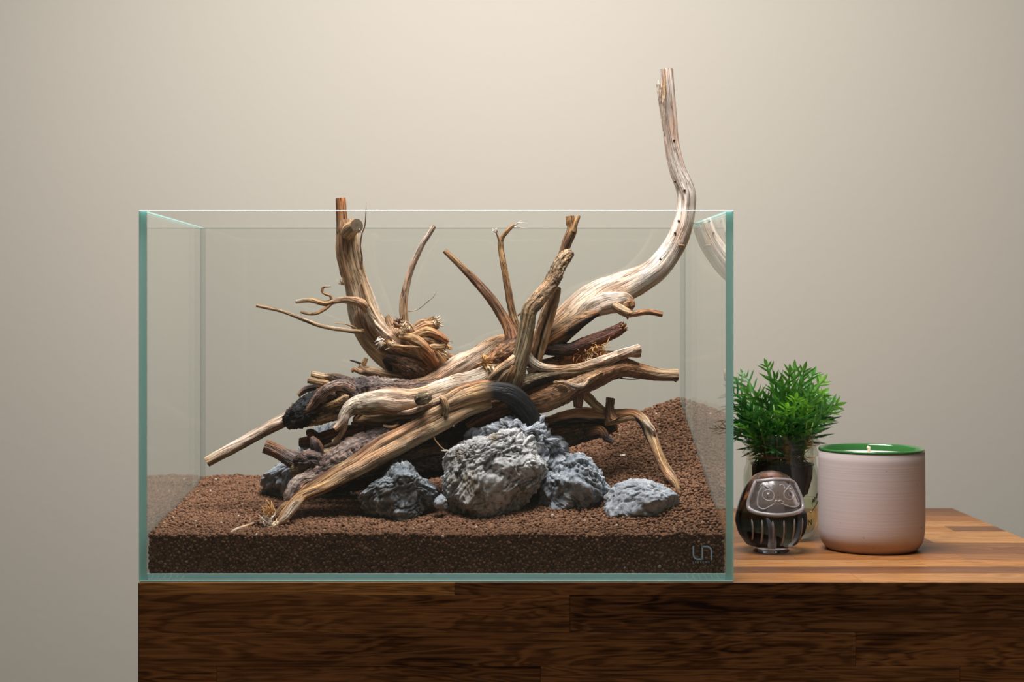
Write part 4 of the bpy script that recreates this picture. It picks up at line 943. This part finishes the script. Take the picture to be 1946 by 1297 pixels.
# fern leaves
m_leaf, nt, out = mat('fern_leaf'); n = N(nt)
oi = n.n('ShaderNodeObjectInfo'); at_ = n.n('ShaderNodeAttribute', attribute_name='fresh').outputs['Fac']
tc = n.n('ShaderNodeTexCoord').outputs['Object']
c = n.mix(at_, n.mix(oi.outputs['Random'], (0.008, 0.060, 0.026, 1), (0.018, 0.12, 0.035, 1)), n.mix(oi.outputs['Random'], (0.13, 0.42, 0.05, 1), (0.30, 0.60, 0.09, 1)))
c = n.mix(n.noise(tc, 300, 3), c, n.mix(1.0, c, (0.6, 0.7, 0.6, 1), 'MULTIPLY'))
bs = n.n('ShaderNodeBsdfPrincipled', i={'Base Color': c, 'Roughness': 0.38, 'Specular IOR Level': 0.5})
tl = n.n('ShaderNodeBsdfTranslucent', i={0: n.mix(1.0, c, (1.6, 1.7, 0.8, 1), 'MULTIPLY')}).outputs[0]
nt.links.new(n.n('ShaderNodeMixShader', i={0: 0.28, 1: bs.outputs[0], 2: tl}).outputs[0], out.inputs[0])
m_stem = simple('leaf_stem', (0.16, 0.24, 0.04), 0.45)
fern = thing('fern_plant', (jc.x, jc.y, zj(890)), 'bright green fern with finger-lobed leaves growing out of the glass jar', 'plant')
def frond(path, fresh, lobe, parent, seed, pairs=7, tipf=0.35, wid=0.0022):
    """pinnate leaf: tapering midrib strip and lance shaped lobes, all in the plane across the stem"""
    rf = random.Random(seed)
    P = [np.array(p, dtype=float) for p in path]; m = len(P)-1
    pts = [Vector(cr(P, m*i/24)) for i in range(25)]
    verts, faces, fr = [], [], []
    side0 = Vector((rf.choice((-1, 1))*rf.uniform(0.5, 1), rf.uniform(-0.5, 0.5), rf.uniform(-0.4, 0.6)))
    def lance(base, d, nrm, ln, wd, f):
        s = d.cross(nrm).normalized(); b0 = len(verts)
        for t, ww, dz in ((0, 0.45, 0), (0.3, 1.0, 0.06), (0.65, 0.8, 0.04), (1.0, 0.0, -0.08)):
            c_ = base+d*ln*t+nrm*ln*dz
            if ww == 0: verts.append(c_); fr.append(f)
            else:
                verts.append(c_-s*wd*ww); verts.append(c_-nrm*wd*0.3); verts.append(c_+s*wd*ww); fr.extend([f]*3)
        for k in range(2):
            a = b0+k*3; faces.append((a, a+1, a+4, a+3)); faces.append((a+1, a+2, a+5, a+4))
        a = b0+6; faces.append((a, a+1, a+3)); faces.append((a+1, a+2, a+3))
    T = lambda i: (pts[min(i+1, 24)]-pts[max(i-1, 0)]).normalized()
    start = 8
    s = side0-T(12)*side0.dot(T(12)); s.normalize()
    prev = None
    for i in range(25):
        t_ = T(i); s = (s-t_*s.dot(t_)).normalized(); nn = s.cross(t_)
        wd = (0.00035 if i < start else 0.0015)*(1 if i < 22 else 0.5)
        a = len(verts); verts.extend([pts[i]-s*wd, pts[i]-nn*wd*0.5, pts[i]+s*wd]); fr.extend([fresh*0.8]*3)
        if prev is not None: faces.append((prev, prev+1, a+1, a)); faces.append((prev+1, prev+2, a+2, a+1))
        prev = a
        if i >= start and (i-start) % max(1, (24-start)//pairs) == 0:
            u = (i-start)/(24-start); ln = lobe*1.95*(math.sin(PI*min(0.22+u*0.68, 1)))**0.7*rf.uniform(0.8, 1.2)
            for sg in (-1, 1):
                d = (t_*rf.uniform(0.7, 1.0)+s*sg*rf.uniform(0.7, 1.0)+nn*rf.uniform(-0.4, 0.25)).normalized()
                lance(pts[i], d, nn, ln, wid*rf.uniform(0.42, 0.62), fresh*rf.uniform(0.8, 1.15))
    lance(pts[24], T(24), s.cross(T(24)), lobe*1.0, wid*0.8, min(fresh*1.2, 1))
    base = WORLD[parent.name]
    me = bpy.data.meshes.new('frond'); me.from_pydata([tuple(v-base) for v in verts], [], faces); me.materials.append(m_leaf)
    me.polygons.foreach_set('use_smooth', [True]*len(me.polygons))
    a = me.attributes.new('fresh', 'FLOAT', 'POINT'); a.data.foreach_set('value', np.clip(np.array(fr, dtype=np.float32), 0, 1))
    o = bpy.data.objects.new('frond', me); C.objects.link(o); o.parent = parent; return o
def F(tx, ty, d, fresh, lobe=11, bend=(0, 0), seed=0, pairs=5, bx=None):
    base = Vector((jc.x+((tx-1484)*0.25 if bx is None else bx)*KC, jc.y, zj(888)))
    tip = at(tx, ty, d)
    mid = base.lerp(tip, 0.5)+Vector((bend[0]*KC, 0, bend[1]*KC))
    q = base.lerp(mid, 0.5)+Vector((-(tx-1484)*0.06*KC, 0, 8*KC))
    rf = random.Random(seed*3)
    out = (tip-mid); side = Vector((1 if tx > 1484 else -1, 0, 0)) if abs(tx-1484) > 12 else Vector((rf.choice((-1, 1)), 0, 0))
    ap = mid.lerp(tip, 0.66)+Vector((0, 0, 1))*rf.uniform(2, 9)*KC
    frond([base, q, mid, ap, tip], fresh, lobe*KC, fern, seed, pairs)
fr_list = [ # tip px, py, depth, freshness, lobe length px, bend
 (1457,695,23.5,0.75,15,(10,10)), (1510,703,24,0.55,20,(8,5)), (1528,705,23,0.5,20,(0,8)), (1500,712,22,0.6,22,(0,0)), (1562,725,23,0.95,18,(-4,14)), (1545,712,24,0.6,18,(0,10)),
 (1472,722,22.5,0.2,22,(6,4)), (1486,735,21.5,0.65,22,(2,4)), (1562,750,22,0.7,20,(-3,14)), (1590,770,22,0.75,20,(-10,18)), (1580,785,21,0.25,20,(-6,16)), (1565,805,20.5,0.1,20,(-4,14)),
 (1540,745,20.5,0.6,20,(0,8)), (1512,758,19.8,1.0,18,(0,8)), (1495,775,19.5,0.9,18,(-4,10)), (1530,770,20,0.85,18,(4,8)), (1420,748,23,0.5,20,(6,14)), (1440,755,21.5,0.3,20,(0,10)),
 (1410,770,22,0.08,22,(6,16)), (1392,745,24,0.05,24,(12,20)), (1388,775,23,0.05,24,(12,20)), (1378,800,23,0.05,22,(14,22)), (1365,815,23,0.08,20,(16,26)), (1402,808,20.5,0.7,12,(8,6)),
 (1425,790,20.5,0.12,20,(2,8)), (1450,785,20,0.15,20,(0,6)), (1475,790,19.8,0.2,20,(0,4)), (1505,800,19.6,0.1,22,(0,4)), (1530,795,20,0.12,22,(0,6)), (1550,820,20.5,0.08,20,(0,8)),
 (1455,760,22,0.2,24,(0,6)), (1490,755,22,0.3,24,(0,4)), (1520,735,22.5,0.4,24,(0,4)), (1435,815,21,0.1,18,(0,4)), (1470,820,20.6,0.1,20,(0,2)), (1500,825,20.6,0.1,20,(0,2)),
 (1400,725,26,0.25,20,(10,18)), (1415,715,27,0.3,18,(10,16)), (1572,765,25,0.3,22,(-6,14)), (1480,745,26,0.2,24,(0,4)), (1530,780,26,0.1,26,(0,6)), (1450,790,26,0.1,26,(0,6)),
 (1505,840,20.9,0.35,18,(0,0)), (1440,845,21.2,0.1,18,(0,0)), (1525,850,21.2,0.12,18,(0,0)), (1470,855,20.8,0.15,18,(0,0))]
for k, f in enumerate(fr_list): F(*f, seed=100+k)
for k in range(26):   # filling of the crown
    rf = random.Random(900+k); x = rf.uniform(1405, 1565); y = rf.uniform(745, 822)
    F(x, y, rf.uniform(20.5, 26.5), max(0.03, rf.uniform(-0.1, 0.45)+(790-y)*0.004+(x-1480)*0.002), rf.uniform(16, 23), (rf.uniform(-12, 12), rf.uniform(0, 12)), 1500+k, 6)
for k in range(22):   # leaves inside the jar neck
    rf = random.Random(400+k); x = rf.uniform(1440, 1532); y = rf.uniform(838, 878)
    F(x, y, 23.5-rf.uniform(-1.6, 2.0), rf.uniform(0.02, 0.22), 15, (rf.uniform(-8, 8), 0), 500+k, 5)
bm = bmesh.new()
for k, (x0, x1, y1) in enumerate(((1524, 1535, 755), (1500, 1510, 765), (1478, 1470, 770), (1460, 1440, 800), (1515, 1550, 790))):
    tube(bm, [at(x0, 888, 22), at((x0+x1)/2+3, (888+y1)/2, 21.4), at(x1, y1, 21)], [0.0008, 0.0007, 0.0005], 6)
    mk('stem', bm, m_stem, fern, True); bm = bmesh.new()
bm.free()

# ------------------------------------------------------------------ candle in ceramic pot
KP = (1.22+0.17)/FPX; pc = Vector((0.2525+(1656-898)*KP, 0.17, 0.0)); RP = 99*KP
def zp(py): return 0.210-(py-580)*KP
m_pot, nt, out = mat('pink_grey_stoneware'); n = N(nt)
tc = n.n('ShaderNodeTexCoord').outputs['Object']; z = n.n('ShaderNodeSeparateXYZ', i={0: tc}).outputs[2]
band = n.noise(n.map(tc, (3, 3, 500)), 1.0, 3); sp_ = n.noise(tc, 40, 5)
foot_tint = n.ramp(n.m('ADD', z, n.m('MULTIPLY', n.m('SUBTRACT', sp_, 0.5), 0.003)), [(0.0075, 1.0), (0.013, 0.0)])  # mask for the browner tone towards the foot of the pot
col = n.mix(foot_tint, n.mix(band, (0.56, 0.475, 0.45, 1), (0.62, 0.53, 0.505, 1)), (0.48, 0.32, 0.22, 1))
col = n.mix(n.ramp(n.noise(tc, 210, 2), [(0.74, 0.0), (0.76, 0.8)]), col, (0.25, 0.2, 0.18, 1))
n.bsdf(out, **{'Base Color': col, 'Roughness': 0.7, 'Specular IOR Level': 0.3, 'Normal': n.bump(band, 0.2, 0.0004)})
m_green = simple('green_glaze', (0.035, 0.14, 0.035), 0.12, **{'Coat Weight': 0.5})
m_wax = simple('white_wax', (0.82, 0.80, 0.76), 0.45, **{'Subsurface Weight': 0.2, 'Subsurface Radius': (0.01, 0.01, 0.01)})
candle = thing('candle_pot', pc, 'pinkish grey ceramic candle pot with shiny green rim, rightmost on the cabinet', 'candle')
H = zp(851)
mk('ceramic_body', lathe(bmesh.new(), [(0, 0.0012), (RP*0.80, 0.0012), (RP*0.815, 0.0), (RP*0.845, 0.0004), (RP*0.89, 0.0026), (RP*0.94, 0.006), (RP*0.975, 0.0105), (RP*0.992, 0.016), (RP, 0.024), (RP, 0.05), (RP*0.995, H-0.010), (RP*0.99, H-0.0028), (RP*0.98, H-0.0022), (RP*0.95, H-0.0022), (RP*0.93, 0.07), (0, 0.068)], pc.x, pc.y, 96), m_pot, candle, True)
mk('green_rim', lathe(bmesh.new(), [(RP*0.985, H-0.0026), (RP*0.997, H-0.002), (RP*0.994, H-0.0007), (RP*0.975, H), (RP*0.945, H-0.0004), (RP*0.928, H-0.002), (RP*0.922, H-0.006), (RP*0.918, 0.0725), (RP*0.935, 0.0725), (RP*0.95, H-0.005)], pc.x, pc.y, 96, True), m_green, candle, True)
mk('wax', lathe(bmesh.new(), [(0, 0.0690), (RP*0.915, 0.0690), (RP*0.915, H-0.0062), (RP*0.88, H-0.0068), (RP*0.3, H-0.0070), (0, H-0.0070)], pc.x, pc.y, 80), m_wax, candle, True)
wk = at(1650, 852, 17)
bm = bmesh.new(); tube(bm, [(wk.x-0.0006, 0.168, H-0.0072), (wk.x, 0.168, H-0.003), (wk.x+0.0002, 0.1675, H+0.0000), (wk.x-0.0016, 0.1675, H+0.0007)], [0.0012, 0.0013, 0.0014, 0.0012], 8)
mk('wick', bm, simple('cotton_wick', (0.80, 0.66, 0.46), 0.8), candle, True)

# ------------------------------------------------------------------ crystal daruma figure
KD = (1.22+0.155)/FPX; dc = Vector((0.2525+(1465.5-898)*KD, 0.155, 0.0))
m_crystal, nt, out = mat('crystal'); n = N(nt)
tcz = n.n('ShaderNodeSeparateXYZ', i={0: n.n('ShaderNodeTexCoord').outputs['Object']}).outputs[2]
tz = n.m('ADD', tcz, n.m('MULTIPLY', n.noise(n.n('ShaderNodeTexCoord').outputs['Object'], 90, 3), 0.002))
dark_refraction = n.ramp(n.m('MULTIPLY', tz, 10.0), [(0.095, 0.0), (0.16, 0.9), (0.345, 1.0), (0.372, 0.0)])  # charcoal tint painted into the lower glass, standing in for dark refraction
g = n.n('ShaderNodeBsdfGlass', i={'Color': n.mix(dark_refraction, (0.97, 0.96, 0.97, 1), (0.20, 0.21, 0.24, 1)), 'Roughness': 0.0, 'IOR': 1.5})
nt.links.new(g.outputs[0], out.inputs[0])
m_frost = simple('frosted_relief', (0.80, 0.74, 0.72), 0.16, **{'Transmission Weight': 0.7, 'IOR': 1.45})
dar = thing('crystal_figure', dc, 'small clear crystal round-bottomed doll with carved scowling face, between the aquarium and candle pot', 'figurine')
def zd(py): return 0.210-(py-580)*KD
Hd = zd(894)
ZP = [(0, 0.0015), (27, 0.0015), (33, 0.0), (35, 0.0012), (30, 0.0032), (34, 0.0055)]
sil = [(1036, 46), (1024, 55), (1010, 63), (992, 67.5), (975, 66), (955, 61), (935, 54), (918, 45), (905, 33), (898, 21), (895, 10)]
prof = [(r*KD, z) for r, z in ZP]+[(r*KD, max(zd(y), 0.006)) for y, r in sil]+[(0, Hd)]
PR = [np.array(p) for p in prof[5:]]
fine = [tuple(cr(PR, (len(PR)-1)*i/60)) for i in range(61)]; fine[-1] = (0, Hd)
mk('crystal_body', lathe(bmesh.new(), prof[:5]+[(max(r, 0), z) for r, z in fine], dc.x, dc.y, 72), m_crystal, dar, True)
FR = np.array([f[0] for f in fine]); FZ = np.array([f[1] for f in fine])
def D(px, py, off=0.0002):
    x = (px-1465.5)*KD; z = zd(py); r = float(np.interp(z, FZ, FR))
    x = max(-r*0.985, min(r*0.985, x))
    return Vector((dc.x+x, dc.y-math.sqrt(max(r*r-x*x, 0))-off, z))
def relief(name, pts, r, closed=False, m=m_frost):
    P = [np.array(p, dtype=float) for p in pts]
    if closed: P = P+[P[0]]
    k = 10; Q = [cr(P, (len(P)-1)*i/((len(P)-1)*k)) for i in range((len(P)-1)*k+1)]
    R_ = [r*KD]*len(Q)
    if not closed: R_ = [r*KD*min(1, 0.35+min(i, len(Q)-1-i)*0.25) for i in range(len(Q))]
    bm = bmesh.new(); tube(bm, [D(q[0], q[1], -r*KD*0.2) for q in Q], R_, 8)
    return mk(name, bm, m, dar, True)
relief('face_frame', [(1432,913),(1466,908),(1500,913),(1512,930),(1519,955),(1512,966),(1480,971),(1450,971),(1422,966),(1416,955),(1424,930)], 4.0, True)
m_face = simple('smoked_recess', (0.34, 0.31, 0.30), 0.25, **{'Transmission Weight': 0.75, 'IOR': 1.3})
bm = bmesh.new(); FP = [(1432,913),(1450,909),(1466,908),(1482,909),(1500,913),(1512,930),(1519,955),(1512,966),(1480,971),(1466,972),(1450,971),(1422,966),(1416,955),(1424,930)]
rows_ = [[bm.verts.new(D(1467+(x-1467)*k, 941+(y-941)*k, 0.0004)) for x, y in FP] for k in (1.0, 0.75, 0.5, 0.25)]
cv = bm.verts.new(D(1467, 941, 0.0004))
for a_, b_ in zip(rows_, rows_[1:]):
    for i in range(len(FP)): j = (i+1) % len(FP); bm.faces.new((a_[i], a_[j], b_[j], b_[i]))
for i in range(len(FP)): bm.faces.new((rows_[-1][i], rows_[-1][(i+1) % len(FP)], cv))
mk('face_panel', bm, m_face, dar, True)
relief('moustache', [(1462,950),(1452,956),(1442,961),(1434,959),(1431,952),(1434,934),(1441,922)], 1.5)
relief('moustache', [(1472,950),(1482,954),(1496,958),(1507,957),(1510,951),(1504,935),(1496,920)], 1.5)
relief('nose', [(1461,949),(1464,945),(1468,947),(1471,945),(1476,947),(1479,951)], 1.7)
relief('brow', [(1437,921),(1442,917),(1448,920),(1458,928)], 1.6)
relief('brow', [(1496,918),(1490,922),(1484,928)], 1.6)
relief('brow', [(1459,926),(1457,921),(1461,917),(1465,919)], 1.5)
relief('brow', [(1482,926),(1482,920),(1477,917),(1473,919)], 1.5)
for ex, ey in ((1451, 936), (1490, 935)):
    relief('eye_ring', [(ex+10.5*math.cos(a), ey+9.5*math.sin(a)) for a in np.linspace(0, 2*PI, 9)[:-1]], 1.3, True)
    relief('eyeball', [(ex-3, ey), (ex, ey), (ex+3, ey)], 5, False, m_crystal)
for x0, x1, ya, yb in ((1420,1423,981,1022),(1437,1438,981,1027),(1456,1458,982,1025),(1477,1476,981,1029),(1498,1494,979,1027),(1516,1511,979,1024)):
    relief('carved_stripe', [(x0, ya), ((x0+x1)/2+1, (ya+yb)/2), (x1, yb)], 2.0)
m_bub = simple('white_inclusion', (0.85, 0.83, 0.82), 0.4, **{'Transmission Weight': 0.4})
bm = bmesh.new(); tube(bm, [(dc.x-0.0004, dc.y, 0.004), (dc.x+0.0006, dc.y-0.001, 0.014), (dc.x+0.0001, dc.y-0.002, 0.022), (dc.x-0.003, dc.y-0.002, 0.028)], [0.0028, 0.0024, 0.002, 0.0006], 8)
mk('inclusion', bm, m_bub, dar, True)
